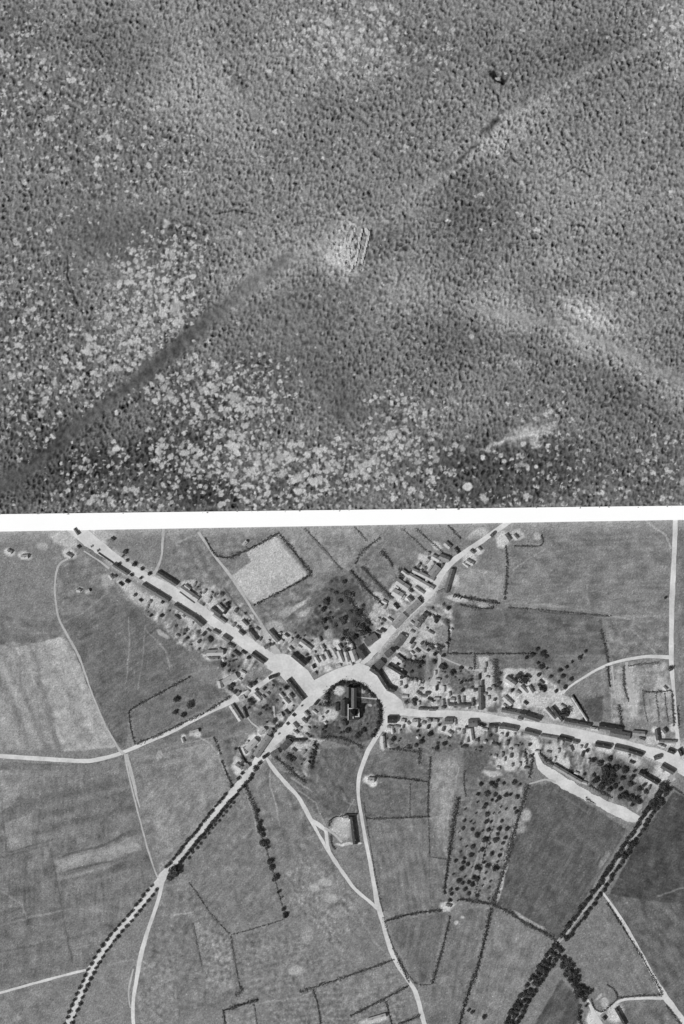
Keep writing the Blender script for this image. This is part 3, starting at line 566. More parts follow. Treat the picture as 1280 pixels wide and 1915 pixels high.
ribbon('country_lane', [(1128,1670,4),(1150,1700,5),(1175,1740,7),(1200,1785,7),(1225,1830,7),(1245,1865,12),(1268,1895,10),(1300,1940,10)], 'road', .08)
ribbon('farm_track', [(1244,1866,7),(1200,1867,5),(1165,1870,5),(1142,1882,5),(1120,1896,6)], 'road', .1)
ribbon('farm_track', [(1098,1868,4),(1108,1888,7),(1125,1925,12)], 'road', .1)
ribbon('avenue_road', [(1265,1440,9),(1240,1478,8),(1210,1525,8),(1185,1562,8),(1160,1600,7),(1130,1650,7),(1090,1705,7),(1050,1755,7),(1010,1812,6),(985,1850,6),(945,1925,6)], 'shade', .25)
ribbon('farm_track', [(1003,1405,4),(1012,1432,14),(1040,1455,20),(1080,1478,20),(1120,1500,18),(1155,1516,22),(1185,1530,22),(1200,1532,4)], 'road', .12)
ribbon('field_path', [(990,1466,3),(1020,1458,3),(1040,1462,4)], 'road2', .2)
ribbon('field_path', [(306,985,4),(305,1010,4.5),(302,1040,4),(293,1065,5),(284,1076,9)], 'road2', .15)
ribbon('country_lane', [(372,995,5),(380,1008,5),(400,1037,5),(430,1075,5.5),(455,1112,5),(472,1140,4),(488,1165,5),(500,1190,9),(520,1225,12)], 'road2', .12)
ribbon('garden_path', [(783,1208,4),(798,1219,4),(820,1224,6),(822,1240,6),(816,1262,8),(808,1282,12)], 'road2', .15)
ribbon('garden_path', [(822,1226,4),(850,1240,3.5),(885,1252,4),(915,1252,4)], 'road2', .2)
ribbon('garden_path', [(157,1030,3),(185,1048,3),(205,1063,4)], 'road2', .15)
ribbon('garden_path', [(458,1332,3),(470,1350,3),(488,1364,3)], 'road2', .2)
ribbon('garden_path', [(512,1320,4),(514,1340,4),(520,1356,4)], 'road2', .2)
ribbon('garden_path', [(495,1357,3),(520,1357,4)], 'road2', .2)
def sheet(name, pts, mat):
    rz_i[0] += 1; z = 0.10+0.006*rz_i[0]
    b = MB(); b.poly([(*W(*p), z) for p in pts][::-1]); return tag(b.build(name, M[mat]), kind='structure')
sheet('church_square', [(500,1250),(505,1225),(530,1222),(546,1226),(562,1242),(577,1254),(588,1272),(610,1260),(632,1250),(655,1243),(673,1240),(690,1246),(702,1258),(714,1278),(724,1292),(738,1298),(752,1310),(757,1326),(752,1338),(735,1338),(721,1350),(716,1342),(715,1322),(706,1303),(691,1288),(668,1277),(640,1276),(624,1285),(604,1300),(590,1310),(574,1320),(566,1312),(570,1306),(558,1284),(542,1266),(522,1262)], 'road')
ribbon('churchyard_path', [(665,1303,2),(682,1305,2),(705,1307,3)], 'road2')

# ------------------------------------------------------------------ houses
def house(x1, y1, x2, y2, w, tone, wall_h=None, name='house', chim=None, hip=False):
    """ridge runs from (x1,y1) to (x2,y2) in map units, w wide"""
    ax, ay = W(x1, y1); bx_, by_ = W(x2, y2)
    Ln = math.hypot(bx_-ax, by_-ay); w = w*S; rz = math.atan2(by_-ay, bx_-ax)
    if Ln < w*0.75: Ln = w*0.75
    h = wall_h if wall_h else min(4.2, 2.2+0.22*w+0.02*Ln)
    rise = w*0.5*random.uniform(.7, .95)
    if w > 9: rise = w*0.5*.6
    root = empty(name, ((ax+bx_)/2, (ay+by_)/2, 0), rz)
    hx, hy = Ln/2, w/2-0.25
    b = MB()
    b.v = [(-hx+.2,-hy,-.3),(hx-.2,-hy,-.3),(hx-.2,hy,-.3),(-hx+.2,hy,-.3),(-hx+.2,-hy,h),(hx-.2,-hy,h),(hx-.2,hy,h),(-hx+.2,hy,h),(-hx+.2,0,h+rise-.15),(hx-.2,0,h+rise-.15)]
    b.f = [(0,1,5,4),(1,2,6,9,5),(2,3,7,6),(3,0,4,8,7)]
    if hip: b.v[8] = (-hx+w*.5, 0, h+rise-.15); b.v[9] = (hx-w*.5, 0, h+rise-.15)
    b.build('wall', M['wall'], root)
    r = MB(); e = 0.35; hz = h-0.12; hi = w*.48 if hip else 0
    n = max(2, int(Ln/3.5)); 
    # roof with slightly sagging ridge so slopes are not perfectly flat
    prev = None
    for i in range(n+1):
        t = i/n; x = -hx-.1+(Ln+.2)*t; xr = max(-hx+hi, min(hx-hi, x)) if hip else x
        sg = random.uniform(-.12, .05)
        cur = [(x,-hy-e,hz+random.uniform(-.06,.06)),(xr,0,h+rise+sg),(x,hy+e,hz+random.uniform(-.06,.06))]
        k = len(r.v); r.v += cur
        if prev is not None: r.f += [(prev,k,k+1,prev+1),(prev+1,k+1,k+2,prev+2)]
        prev = k
    if hip: r.f += [(0,1,2),(prev+2,prev+1,prev)]
    ro = r.build('roof', M[tone], root)
    md = ro.modifiers.new('t', 'SOLIDIFY'); md.thickness = 0.18; md.offset = -1
    nch = chim if chim is not None else (0 if Ln < 6 else max(1, int(Ln/11)))
    for i in range(nch):
        cxx = -hx+Ln*(i+.5)/nch+random.uniform(-1, 1); cyy = random.uniform(-.12, .12)*w
        c = MB(); c.box(cxx-.45, cxx+.45, cyy-.35, cyy+.35, h+rise*.5, h+rise+1.1); c.box(cxx-.55, cxx+.55, cyy-.45, cyy+.45, h+rise+1.1, h+rise+1.3)
        c.build('chimney', M['brick'], ro)
    return root, Ln/S
def ordinal(n):
    w_ = ['first','second','third','fourth','fifth','sixth','seventh','eighth','ninth','tenth','eleventh','twelfth','thirteenth','fourteenth','fifteenth','sixteenth','seventeenth','eighteenth','nineteenth','twentieth']
    if n < 20: return w_[n]
    t, u = divmod(n+1, 10); tens = {2:'twenty',3:'thirty',4:'forty',5:'fifty',6:'sixty',7:'seventy',8:'eighty'}[t]
    return tens.replace('ty', 'tieth') if u == 0 else tens+'-'+w_[u-1]
TN = {'d':'dark','m':'grey','l':'light','p':'pale'}
STREETS = { # key: (origin, text, [houses])
 'nws': ((560,1270), "on the south-west side of the north-west road", [
   (212,1055,240,1073,7,'m'),(267,1093,316,1123,9,'m'),(326,1131,366,1156,9,'m'),(367,1156,381,1169,11,'m'),(399,1178,411,1185,6,'m'),(417,1189,431,1198,9,'m'),(426,1204,438,1210,6,'m'),(436,1218,447,1226,7,'m'),(472,1221,496,1238,9,'d'),(327,1150,337,1158,5,'m'),(462,1229,467,1231,5,'d'),(148,1000,140,988,5,'m'),(145,1020,150,1025,4,'d')]),
 'nwn': ((560,1270), "on the north-east side of the north-west road", [
   (208,1006,214,1010,6,'m'),(295,1070,331,1093,9,'m'),(338,1098,371,1121,10,'p'),(346,1094,356,1102,6,'p'),(396,1137,414,1150,8,'m'),(400,1148,422,1164,7,'l'),(441,1172,448,1177,6,'p'),(448,1179,457,1187,6,'m'),(469,1181,481,1197,8,'m'),(495,1211,505,1206,7,'m'),(504,1178,522,1199,9,'m'),(408,1130,420,1142,7,'p'),(452,1160,462,1170,7,'p'),(540,1210,546,1216,6,'p')]),
 'sqn': ((520,1240), "on the north side of the church square", [
   (548,1223,572,1243,11,'d'),(562,1199,582,1214,9,'p'),(590,1228,597,1240,7,'p'),(600,1226,606,1236,6,'p'),(610,1218,617,1232,6,'p'),(622,1214,631,1230,7,'p'),(633,1217,642,1238,8,'p'),(646,1219,651,1238,7,'p'),(658,1216,665,1236,12,'p'),(601,1206,607,1215,6,'p'),(632,1205,638,1214,7,'p'),(586,1262,591,1258,6,'l')]),
 'sqw': ((560,1260), "on the west side of the church square", [
   (539,1270,569,1308,9,'d'),(503,1268,520,1262,6,'d'),(541,1297,548,1306,7,'l'),(531,1306,540,1316,7,'p'),(524,1296,531,1304,6,'p')]),
 'sqe': ((690,1245), "in the curved row east of the church square", [
   (694,1248,708,1258,12,'d'),(707,1256,718,1272,11,'d'),(717,1271,727,1286,11,'d'),(726,1286,739,1290,10,'d')]),
 'nen': ((672,1240), "on the north-west side of the north-east road", [
   (670,1210,684,1228,16,'d'),(684,1203,705,1189,15,'m'),(737,1172,758,1150,13,'l'),(762,1146,786,1124,12,'l'),(783,1116,789,1125,6,'d'),(763,1115,771,1124,7,'m'),(737,1128,745,1138,5,'d'),(742,1086,764,1101,12,'p'),(735,1106,752,1116,14,'p'),(765,1075,810,1101,9,'p'),(772,1066,811,1085,8,'p'),(806,1077,820,1059,14,'l'),(800,1068,811,1052,5,'p'),(752,1067,766,1078,7,'p'),(775,1098,792,1110,7,'p'),(808,1040,822,1048,9,'p'),(822,1040,840,1047,11,'l'),(851,1024,858,1035,5,'d'),(832,1015,842,1024,9,'p'),(668,1182,688,1184,4,'m'),(793,1055,801,1045,7,'p')]),
 'nes': ((672,1240), "on the south-east side of the north-east road", [
   (705,1248,716,1236,13,'m'),(722,1226,733,1216,12,'m'),(742,1206,755,1188,15,'m'),(778,1172,784,1162,11,'l'),(785,1163,793,1152,10,'m'),(794,1144,806,1152,4,'d'),(834,1108,847,1064,9,'m'),(866,1052,876,1060,5,'p'),(872,1048,885,1055,8,'p'),(880,1028,888,1034,5,'m'),(893,1024,899,1030,6,'p'),(918,1003,925,996,6,'m'),(726,1243,757,1262,8,'d'),(740,1226,752,1236,10,'p'),(800,1180,810,1186,6,'p'),(818,1110,832,1104,7,'l')]),
 'en': ((745,1310), "on the north side of the east road", [
   (770,1314,776,1321,6,'l'),(783,1325,800,1326,5,'m'),(803,1326,816,1326,6,'m'),(826,1322,832,1324,6,'m'),(839,1317,880,1319,6,'m'),(899,1284,900,1327,9,'m'),(884,1306,885,1320,5,'m'),(778,1294,786,1300,6,'l'),(800,1305,812,1312,4,'d'),(842,1308,850,1309,8,'p'),(856,1302,858,1315,5,'l'),(938,1327,972,1333,8,'m'),(974,1334,1010,1345,11,'m'),(968,1343,976,1345,7,'l'),(1032,1321,1053,1347,7,'d'),(1055,1348,1104,1357,8,'m'),(1020,1325,1038,1345,6,'p'),(1120,1357,1163,1364,10,'d'),(1140,1369,1178,1377,13,'m'),(1183,1370,1206,1372,9,'l'),(1228,1364,1231,1384,8,'m'),(1232,1386,1264,1387,6,'l'),(1249,1402,1262,1407,8,'d'),(1240,1362,1246,1370,8,'m'),(1105,1362,1118,1364,6,'p'),(1194,1380,1204,1384,7,'l'),(1230,1392,1243,1397,5,'p')]),
 'es': ((740,1330), "on the south side of the east road", [
   (725,1345,743,1345,13,'d'),(750,1348,757,1349,8,'p'),(760,1350,765,1356,6,'p'),(771,1350,782,1350,10,'p'),(789,1352,795,1352,6,'l'),(800,1348,806,1348,7,'l'),(810,1349,818,1349,8,'p'),(832,1348,847,1348,12,'m'),(850,1344,851,1356,5,'p'),(724,1360,731,1361,8,'p'),(733,1358,735,1372,6,'p'),(716,1376,718,1400,6,'p'),(876,1352,893,1352,14,'m'),(896,1354,906,1358,6,'d'),(915,1357,932,1356,7,'d'),(936,1357,968,1363,9,'m'),(981,1366,1008,1373,9,'m'),(1011,1376,1042,1381,7,'l'),(1046,1378,1070,1384,8,'d'),(1072,1386,1082,1388,7,'m'),(1113,1391,1143,1396,9,'d'),(1149,1396,1175,1402,9,'m'),(1175,1402,1202,1411,9,'d'),(1223,1418,1236,1414,8,'m'),(1237,1431,1260,1444,10,'m'),(1195,1443,1231,1464,8,'d'),(1066,1395,1070,1405,6,'l'),(880,1362,883,1384,7,'p'),(837,1368,845,1374,8,'p'),(1035,1431,1087,1462,8,'l'),(1270,1400,1276,1412,8,'d'),(905,1386,909,1388,6,'p'),(780,1376,783,1380,6,'p')]),
 'sw':  ((580,1310), "beside the avenue south-west of the square", [
   (478,1414,504,1376,13,'l'),(462,1402,480,1383,12,'p'),(486,1372,496,1362,9,'p'),(455,1398,460,1410,7,'p'),(440,1430,452,1438,10,'p'),(456,1438,466,1430,8,'l'),(528,1400,543,1384,12,'m'),(550,1384,572,1384,5,'d'),(535,1379,548,1382,7,'d'),(519,1340,528,1336,9,'p'),(532,1328,540,1336,6,'m'),(548,1352,556,1362,8,'p'),(556,1372,548,1365,6,'p'),(564,1344,572,1352,7,'p'),(570,1330,577,1338,6,'l'),(508,1412,522,1404,10,'m'),(470,1418,475,1410,6,'m'),(503,1374,510,1364,5,'l')]),
 'w':   ((500,1270), "beside the lane running west", [
   (432,1318,451,1347,9,'p'),(455,1322,462,1342,4,'d'),(418,1277,443,1263,12,'p'),(411,1273,414,1286,9,'p'),(476,1296,488,1308,9,'p'),(448,1308,458,1303,9,'p'),(388,1221,418,1220,11,'p'),(394,1232,408,1231,6,'l'),(417,1231,420,1236,6,'p'),(356,1371,372,1366,7,'p'),(341,1380,344,1388,5,'p')]),
}
def put_house(hd, label, group=None):
    r, Ln = house(*hd[:6], name='terrace' if math.hypot(hd[2]-hd[0], hd[3]-hd[1]) > 24 else 'house')
    return tag(r, label, 'house', group)
for key, ((ox, oy), text, hs) in STREETS.items():
    hs = sorted(hs, key=lambda h: math.hypot((h[0]+h[2])/2-ox, (h[1]+h[3])/2-oy))
    for i, hd in enumerate(hs):
        Ln = math.hypot(hd[2]-hd[0], hd[3]-hd[1])
        sz = 'long ' if Ln > 24 else ('small ' if Ln*hd[4] < 70 else '')
        ty = 'terrace' if Ln > 24 else 'house'
        first = 'nearest the square' if i == 0 else f"{ordinal(i)} from the square"
        if key == 'sqn' : first = f"{ordinal(i)} from its west end"
        if key == 'sqe' : first = f"{ordinal(i)} from its north end"
        put_house(hd, f"{sz}{TN[hd[5]]}-roofed {ty} {text}, {first}")
LONE = [
 ((945,1268,963,1280,11,'p'),"pale-roofed barn on the north-west side of the walled farmyard"),
 ((973,1283,986,1296,9,'p'),"pale-roofed barn in the middle of the walled farmyard with a black gap"),
 ((988,1283,996,1296,8,'p'),"pale-roofed barn at the east side of the walled farmyard"),
 ((942,1303,957,1317,9,'p'),"pale barn with a sharp dark north-east edge below the farmyard"),
 ((1070,1304,1098,1347,4,'p'),"narrow pale shed range running diagonally behind the east road"),
 ((659,1527,665,1578,9,'d'),"long dark-roofed barn of the lone farm west of the south lane"),
 ((642,1530,652,1529,9,'p'),"small pale-roofed farmhouse at the top of the lone farmyard"),
 ((688,1458,700,1459,10,'p'),"white-roofed cottage standing alone in the field east of the south lane"),
 ((833,1693,842,1695,7,'p'),"tiny pale cottage at the foot of the orchard"),
 ((688,1908,722,1898,8,'p'),"pale-roofed farm at the bottom edge west of the lane"),
 ((1152,1884,1170,1916,7,'d'),"long dark barn at the bottom right farm"),
 ((1128,1900,1133,1906,6,'d'),"small dark shed in the bottom right farmyard"),
 ((40,1042,53,1041,8,'p'),"pale-roofed cottage by the far left edge of the village"),
 ((14,1030,22,1034,8,'p'),"pale-roofed cottage at the left edge of the scene, westmost of all"),
 ((124,1036,134,1042,8,'p'),"pale-roofed cottage where the field path leaves the north-west road"),
 ((144,1103,151,1105,6,'p'),"small pale cottage in the field west of the north-west road, left one"),
 ((161,1107,168,1104,6,'p'),"small pale cottage in the field west of the north-west road, right one"),
 ((455,1020,462,1012,6,'p'),"small pale house on the far side of the pale crop field"),
 ((960,1000,967,1008,7,'p'),"small pale house at the north end of the north-east road"),
 ((944,1000,952,1012,10,'p'),"larger pale-roofed house beside the north end of the north-east road"),
 ((205,1075,211,1083,7,'p'),"small pale-roofed cottage behind the upper north-west road"),
 ((1240,1284,1246,1290,6,'p'),"small pale shed by the right-hand road above the garden strips"),
]
for hd, lb in LONE: put_house(hd, lb)

# church: nave with aisles, transept block, tower
ch = empty('church', (*W(656,1312), 0)); tag(ch, "large dark-roofed church with a square tower inside the round churchyard", 'church')
def CW(x, y): a, b_ = W(x, y); c, d = W(656, 1312); return a-c, b_-d
def cbox(mb, x0, x1, y0, y1, z0, z1):
    a, b_ = CW(x0, y1); c, d = CW(x1, y0); mb.box(a, c, b_, d, z0, z1)
def gable(mbw, mbr, x0, x1, y0, y1, h, rise):
    a, b_ = CW(x0, y1); c, d = CW(x1, y0); m = (a+c)/2
    mbw.v, n = mbw.v, len(mbw.v)
    mbw.v += [(a+.2,b_+.2,-.3),(c-.2,b_+.2,-.3),(c-.2,d-.2,-.3),(a+.2,d-.2,-.3),(a+.2,b_+.2,h),(c-.2,b_+.2,h),(c-.2,d-.2,h),(a+.2,d-.2,h),(m,b_+.2,h+rise-.2),(m,d-.2,h+rise-.2)]
    mbw.f += [(n,n+1,n+5,n+8,n+4),(n+1,n+2,n+6,n+5),(n+2,n+3,n+7,n+9,n+6),(n+3,n,n+4,n+7)]
    mbr.quad((a-.2,b_-.2,h),(m,b_-.2,h+rise),(m,d+.2,h+rise),(a-.2,d+.2,h)); mbr.quad((m,b_-.2,h+rise),(c+.2,b_-.2,h),(c+.2,d+.2,h),(m,d+.2,h+rise))
w_, r_ = MB(), MB(); gable(w_, r_, 657.5, 667, 1286, 1324, 9, 4.0); w_.build('nave_wall', M['wall'], ch); r_.build('nave_roof', M['m'], ch)
w_, r_ = MB(), MB(); gable(w_, r_, 648, 656.5, 1284, 1304, 8, 4.5); w_.build('aisle_wall', M['wall'], ch); r_.build('aisle_roof', M['m'], ch)
w_, r_ = MB(), MB(); gable(w_, r_, 639, 651, 1308, 1338, 6, 4.5); w_.build('vestry_wall', M['wall'], ch); r_.build('vestry_roof', M['d'], ch)
w_ = MB(); cbox(w_, 652.5, 671, 1325, 1346, -.3, 9); w_.build('transept_wall', M['m'], ch)
r_ = MB(); cbox(r_, 652.6, 670.9, 1325.1, 1345.9, 9.02, 9.12); r_.build('transept_roof', M['d'], ch)
t_ = MB(); cbox(t_, 655, 664, 1328, 1338, 9.05, 17); t_.build('tower', M['wall'], ch)
t_ = MB(); a, b_ = CW(654.6, 1338.4); c, d = CW(664.4, 1327.6); mx, my = (a+c)/2, (b_+d)/2
for p, q in (((a,b_),(c,b_)),((c,b_),(c,d)),((c,d),(a,d)),((a,d),(a,b_))): t_.poly([(*p,17),(*q,17),(mx,my,27)])
t_.build('spire', M['d'], ch)
for (x0, x1, y0, y1) in ((650.6,652.2,1316,1346),(652.5,670,1323.2,1324.9),(669.8,672.6,1325.2,1340),(664,670,1338.2,1340),(660,661.6,1336.5,1343)):
    t_ = MB(); cbox(t_, x0, x1, y0, y1, 9.14 if x0 > 652.4 and x1 < 671 else -.3, 10.4); t_.build('parapet', M['stone'], ch)
t_ = MB(); cbox(t_, 628, 634, 1314, 1329, -.3, 3.5); t_.build('porch', M['d'], ch)
t_ = MB(); a, b_ = CW(641, 1354); t_.tube((a,b_,-.3),(a,b_,5.5),4.6,4.6,16); apse = t_.build('apse', M['stone'], ch)
t_ = MB(); t_.tube((a,b_,5.52),(a,b_,9),4.9,.1,16); t_.build('apse_roof', M['m'], ch)

# round silo in the farm, garden walls
t = empty('silo', (*W(963,1271), 0)); tag(t, "small round silo with a pale rim beside the big farmyard tree", 'silo')
t_ = MB(); t_.tube((0,0,-.3),(0,0,4.5),2.6,2.6,16); t_.build('wall', M['stone'], t); t_ = MB(); t_.tube((0,0,4.52),(0,0,6.2),2.7,.1,16); t_.build('roof', M['d'], t)
def wall(pts, lb, mat='stone', h=1.8, th=.5):
    ox, oy = W(*pts[0]); b = MB()
    for p, q in zip(pts[:-1], pts[1:]):
        a = Vector((*W(*p), 0))-Vector((ox, oy, 0)); c = Vector((*W(*q), 0))-Vector((ox, oy, 0)); d = (c-a).normalized(); n = Vector((-d.y, d.x, 0))*th/2
        k = len(b.v)
        for z in (-.3, h):
            for v in (a-n, c-n, c+n, a+n): b.v.append((v.x, v.y, z))
        b.f += [(k+4,k+5,k+6,k+7),(k,k+1,k+5,k+4),(k+1,k+2,k+6,k+5),(k+2,k+3,k+7,k+6),(k+3,k,k+4,k+7)]
    o = b.build('garden_wall', M[mat]); o.location = (ox, oy, 0); tag(o, lb, 'wall')
wall([(797,1342),(828,1343)], "thin straight wall along the south kerb of the east road", 'm', 1.6)
wall([(1070,1300),(1084,1322),(1099,1350)], "tall dark diagonal wall behind the narrow pale shed range", 'd', 3.5, 1.4)
wall([(184,1034),(212,1053)], "dark wall edging the garden strip by the upper north-west road", 'd', 2.0, 1.0)
wall([(336,1107),(364,1128)], "thin dark wall in front of the pale terrace on the north-west road", 'm', 1.8, .8)
wall([(446,1398),(458,1424),(466,1430)], "dark boundary wall behind the pale houses of the avenue", 'd', 2.5, 1.2)
wall([(646,1523.5),(667,1523)], "dark wall along the top of the lone farmyard", 'd', 2.8, 1.6)

# ruined church in the cratered ground
rc = empty('ruined_church', (*W(655,470), 1.0)); tag(rc, "pale heap of rubble with jagged wall stubs, the wrecked church among the craters", 'ruin')
def RW(x, y): a, b_ = W(x, y); c, d = W(655, 470); return a-c, b_-d
for (x1, y1, x2, y2, h) in ((676,432,664,500,2.2),(690,440,676,495,1.8),(652,470,658,498,1.8),(664,430,650,462,1.6),(684,430,690,437,1.5),(668,478,656,502,1.6),(646,448,640,480,1.3)):
    b = MB(); n = 9
    for i in range(n):
        t = i/n; x = x1+(x2-x1)*t; y = y1+(y2-y1)*t; a, c = RW(x+random.uniform(-1.3,1.3), y); e = 1.5
        b.box(a-random.uniform(.8,1.7), a+random.uniform(.8,1.7), c-2.9, c+2.9, -1, h*random.uniform(.25, 1.0))
    b.build('wall_stub', M['rubble'], rc)
b = MB()
for i in range(420):
    r = abs(random.gauss(0, 1)); th = random.uniform(0, 6.28); x = 655+18*r*math.cos(th); y = 470+24*r*math.sin(th); a, c = RW(x, y); s_ = random.uniform(.3, 1.0)
    zz = 1.2*math.exp(-(((x-655)/34)**2+((y-468)/44)**2))-1
    k = len(b.v); 
    b.v += [(a-s_,c-s_*.7,zz-.6),(a+s_,c-s_*.8,zz-.6),(a+s_*.8,c+s_,zz-.6),(a-s_*.7,c+s_*.8,zz-.6),(a+random.uniform(-.2,.2),c,zz+s_*.7)]
    b.f += [(k,k+1,k+4),(k+1,k+2,k+4),(k+2,k+3,k+4),(k+3,k,k+4)]
o = b.build('rubble', M['rubble'], rc); o['kind'] = 'stuff'

# ------------------------------------------------------------------ foliage
def crown_mesh(name, seed, n=230):
    r = random.Random(seed); v = []; f = []
    lobes = [(0,0,0,1.0)]+[(math.cos(a)*.45*r.uniform(.7,1.2), math.sin(a)*.45*r.uniform(.7,1.2), r.uniform(-.25,.3), r.uniform(.45,.68)) for a in [k*6.28/6+r.uniform(-.4,.4) for k in range(6)]]
    lobes[0] = (0,0,.05,.72)
    for i in range(n):
        lx, ly, lz, lr = lobes[r.randrange(len(lobes))]
        u = r.uniform(-.75, 1); t = r.uniform(0, 6.283); q = math.sqrt(1-u*u); rr = lr*r.uniform(.6, 1.03)
        c = Vector((lx+q*math.cos(t)*rr, ly+q*math.sin(t)*rr, lz+u*rr*.85))
        nr = Vector((q*math.cos(t), q*math.sin(t), u))+Vector((r.uniform(-.7,.7),)*1+(r.uniform(-.7,.7), r.uniform(-.4,.7)))
        nr.normalize(); a = nr.orthogonal().normalized(); b_ = nr.cross(a); s_ = r.uniform(.13, .25); k = len(v)
        w = r.uniform(0, 6.28); a2 = a*math.cos(w)+b_*math.sin(w); b2 = nr.cross(a2)
        v += [tuple(c-a2*s_), tuple(c-b2*s_*.7), tuple(c+a2*s_), tuple(c+b2*s_*.7)]; f.append((k,k+1,k+2,k+3))
    me = bpy.data.meshes.new(name); me.from_pydata(v, [], f); me.update(); return me
def trunk_mesh(seed):
    r = random.Random(seed); b = MB(); b.tube((0,0,-.05),(0,0,.62),.07,.045,7)
    for k in range(4):
        a = k*1.57+r.uniform(-.4,.4); b.tube((0,0,.4+.05*k),(math.cos(a)*.28,math.sin(a)*.28,.75+.05*k),.03,.012,5)
    return b.mesh('trunk')
CROWNS = [crown_mesh('crown', s) for s in range(8)]; SMALL = [crown_mesh('crown', 50+s, 120) for s in range(5)]
for me in CROWNS+SMALL: me.materials.append(M['leaf'])
PALEC = [crown_mesh('crown', 70+s, 110) for s in range(3)]
for me in PALEC: me.materials.append(M['leaf3'])
TRUNKS = [trunk_mesh(s) for s in range(3)]
for me in TRUNKS: me.materials.append(M['bark'])
GRP = {}
def tree(x, y, r, h, label, name, cat, group, pale=False):
    """r: crown radius in map units, h: height in metres"""
    R = r*S; root = empty(name, (*W(x, y), 0), random.uniform(0, 6.28)); h = h*.72 if cat != 'bush' else h*.6; GRP.setdefault(group, []).append((x, y, root))
    me = random.choice(PALEC if pale else (CROWNS if r > 3.2 else SMALL))
    c = link('crown', me, None, root); cz = max(h-R*.85, R*.7); c.location = (0, 0, cz)
    k_ = random.uniform(.82, 1.15); c.scale = (R*k_*random.uniform(.92,1.15), R*k_*random.uniform(.88,1.08), max(R*.8, h*.32))
    t = link('trunk', random.choice(TRUNKS), None, root); t.scale = (h*.9, h*.9, cz*1.25)
    return tag(root, label, cat, group)
def along(pts, spacing, off, jx=1.0):
    out = []; q = smooth([(p[0], p[1], 0) for p in pts], 8); acc = 0; nxt = spacing*.5
    for a, c in zip(q[:-1], q[1:]):
        d = (c-a)[:2]; l = np.hypot(*d)
        while nxt <= acc+l:
            t = (nxt-acc)/l; p = a[:2]+d*t; n = np.array([-d[1], d[0]])/(l+1e-9)
            out.append((p[0]+n[0]*off+random.uniform(-jx,jx), p[1]+n[1]*off+random.uniform(-jx,jx))); nxt += spacing*random.uniform(.88,1.12)
        acc += l
    return out
AVL = [(430,1487),(400,1522),(370,1560),(340,1597),(312,1631)]
AV2 = [(292,1655),(275,1677),(245,1715),(212,1752),(185,1790),(172,1813),(162,1834),(150,1860),(140,1885),(130,1910),(124,1924)]
for (x, y) in along(AVL, 9, 6.5): tree(x, y, 3.9, 7, "avenue tree, upper stretch, north-west row", 'avenue_tree', 'avenue tree', "avenue trees, upper stretch, north-west row")
for (x, y) in along([(465,1447)]+AVL, 9.5, -8): tree(x, y, 4.4, 8, "avenue tree, upper stretch, south-east row", 'avenue_tree', 'avenue tree', "avenue trees, upper stretch, south-east row")
for (x, y) in along(AVL[:4], 11, -15): tree(x, y, 3.2, 5, "low bush in the outer line beside the avenue", 'avenue_bush', 'bush', "outer bushes beside the avenue")
for (x, y) in along(AV2, 12.5, 6.2, .8): tree(x, y, 3.9, 7, "round tree, west row, avenue's lower stretch", 'avenue_tree', 'avenue tree', "avenue trees, lower stretch, west row")
for (x, y) in along(AV2, 12.5, -6, .8): tree(x, y, 3.9, 7, "round tree, east row, avenue's lower stretch", 'avenue_tree', 'avenue tree', "avenue trees, lower stretch, east row")
for (x, y, r) in ((494,1416,5),(500,1412,4),(486,1427,5),(478,1437,6),(471,1449,5),(453,1446,4),(446,1456,4),(433,1471,4)):
    tree(x, y, r, 7, "bushy tree where the avenue leaves the houses", 'avenue_tree', 'avenue tree', "trees at the village end of the avenue")
tree(327,1629,13,12,"biggest black round tree at the avenue's fork, beside the path junction",'large_tree','tree',None)
tree(318,1640,7,8,"dark tree touching the big round tree at the avenue's fork",'large_tree','tree',None)
# row running south from the avenue
for (x, y, r) in ((481,1517,4),(484,1546,6),(488,1553,6),(486,1538,4),(491,1562,6),(495,1577,7),(489,1575,4),(499,1586,4),(505,1611,7),(508,1622,7),(516,1641,7),(512,1645,5),(534,1711,6),(530,1700,4),(521,1668,3.5),(525,1680,3)):
    tree(x, y, r, 8, "dark tree in the boundary row south of the avenue", 'field_tree', 'tree', "trees in the boundary row south of the avenue")
# south-east avenue
SEA = [(1245,1472),(1215,1518),(1190,1556),(1160,1602),(1130,1650),(1090,1705),(1052,1755)]
for (x, y) in along(SEA, 9, 6, 1.6): tree(x, y, random.uniform(4.5,6), 9, "black tree, north-west row of the south-east avenue", 'avenue_tree', 'avenue tree', "south-east avenue, north-west row")
for (x, y) in along(SEA, 10, -7, 1.6): tree(x, y, random.uniform(4,5.5), 8, "black tree, south-east row of the south-east avenue", 'avenue_tree', 'avenue tree', "south-east avenue, south-east row")
for (x, y, r) in ((1240,1470,10),(1246,1478,9),(1232,1484,8),(1225,1500,7),(1222,1508,7),(1212,1512,7),(1205,1520,6),(1236,1502,6),(1180,1580,7),(1186,1577,7),(1176,1592,7),(1168,1600,8)):
    tree(x, y, r, 10, "large dark tree atop the south-east avenue", 'large_tree', 'tree', "large trees of the upper south-east avenue")
BND = [(1045,1768),(1022,1800),(1000,1832),(980,1865),(960,1900),(948,1925)]
for off in (-10, -2, 6):
    rw = {-10:'east', -2:'middle', 6:'west'}[off]
    for (x, y) in along(BND, 11.5, off, 2.4): tree(x, y, random.uniform(5,6.5), 9, f"black tree, {rw} row of the bottom right belt", 'belt_tree', 'tree', f"dense tree belt at the bottom right, {rw} row")
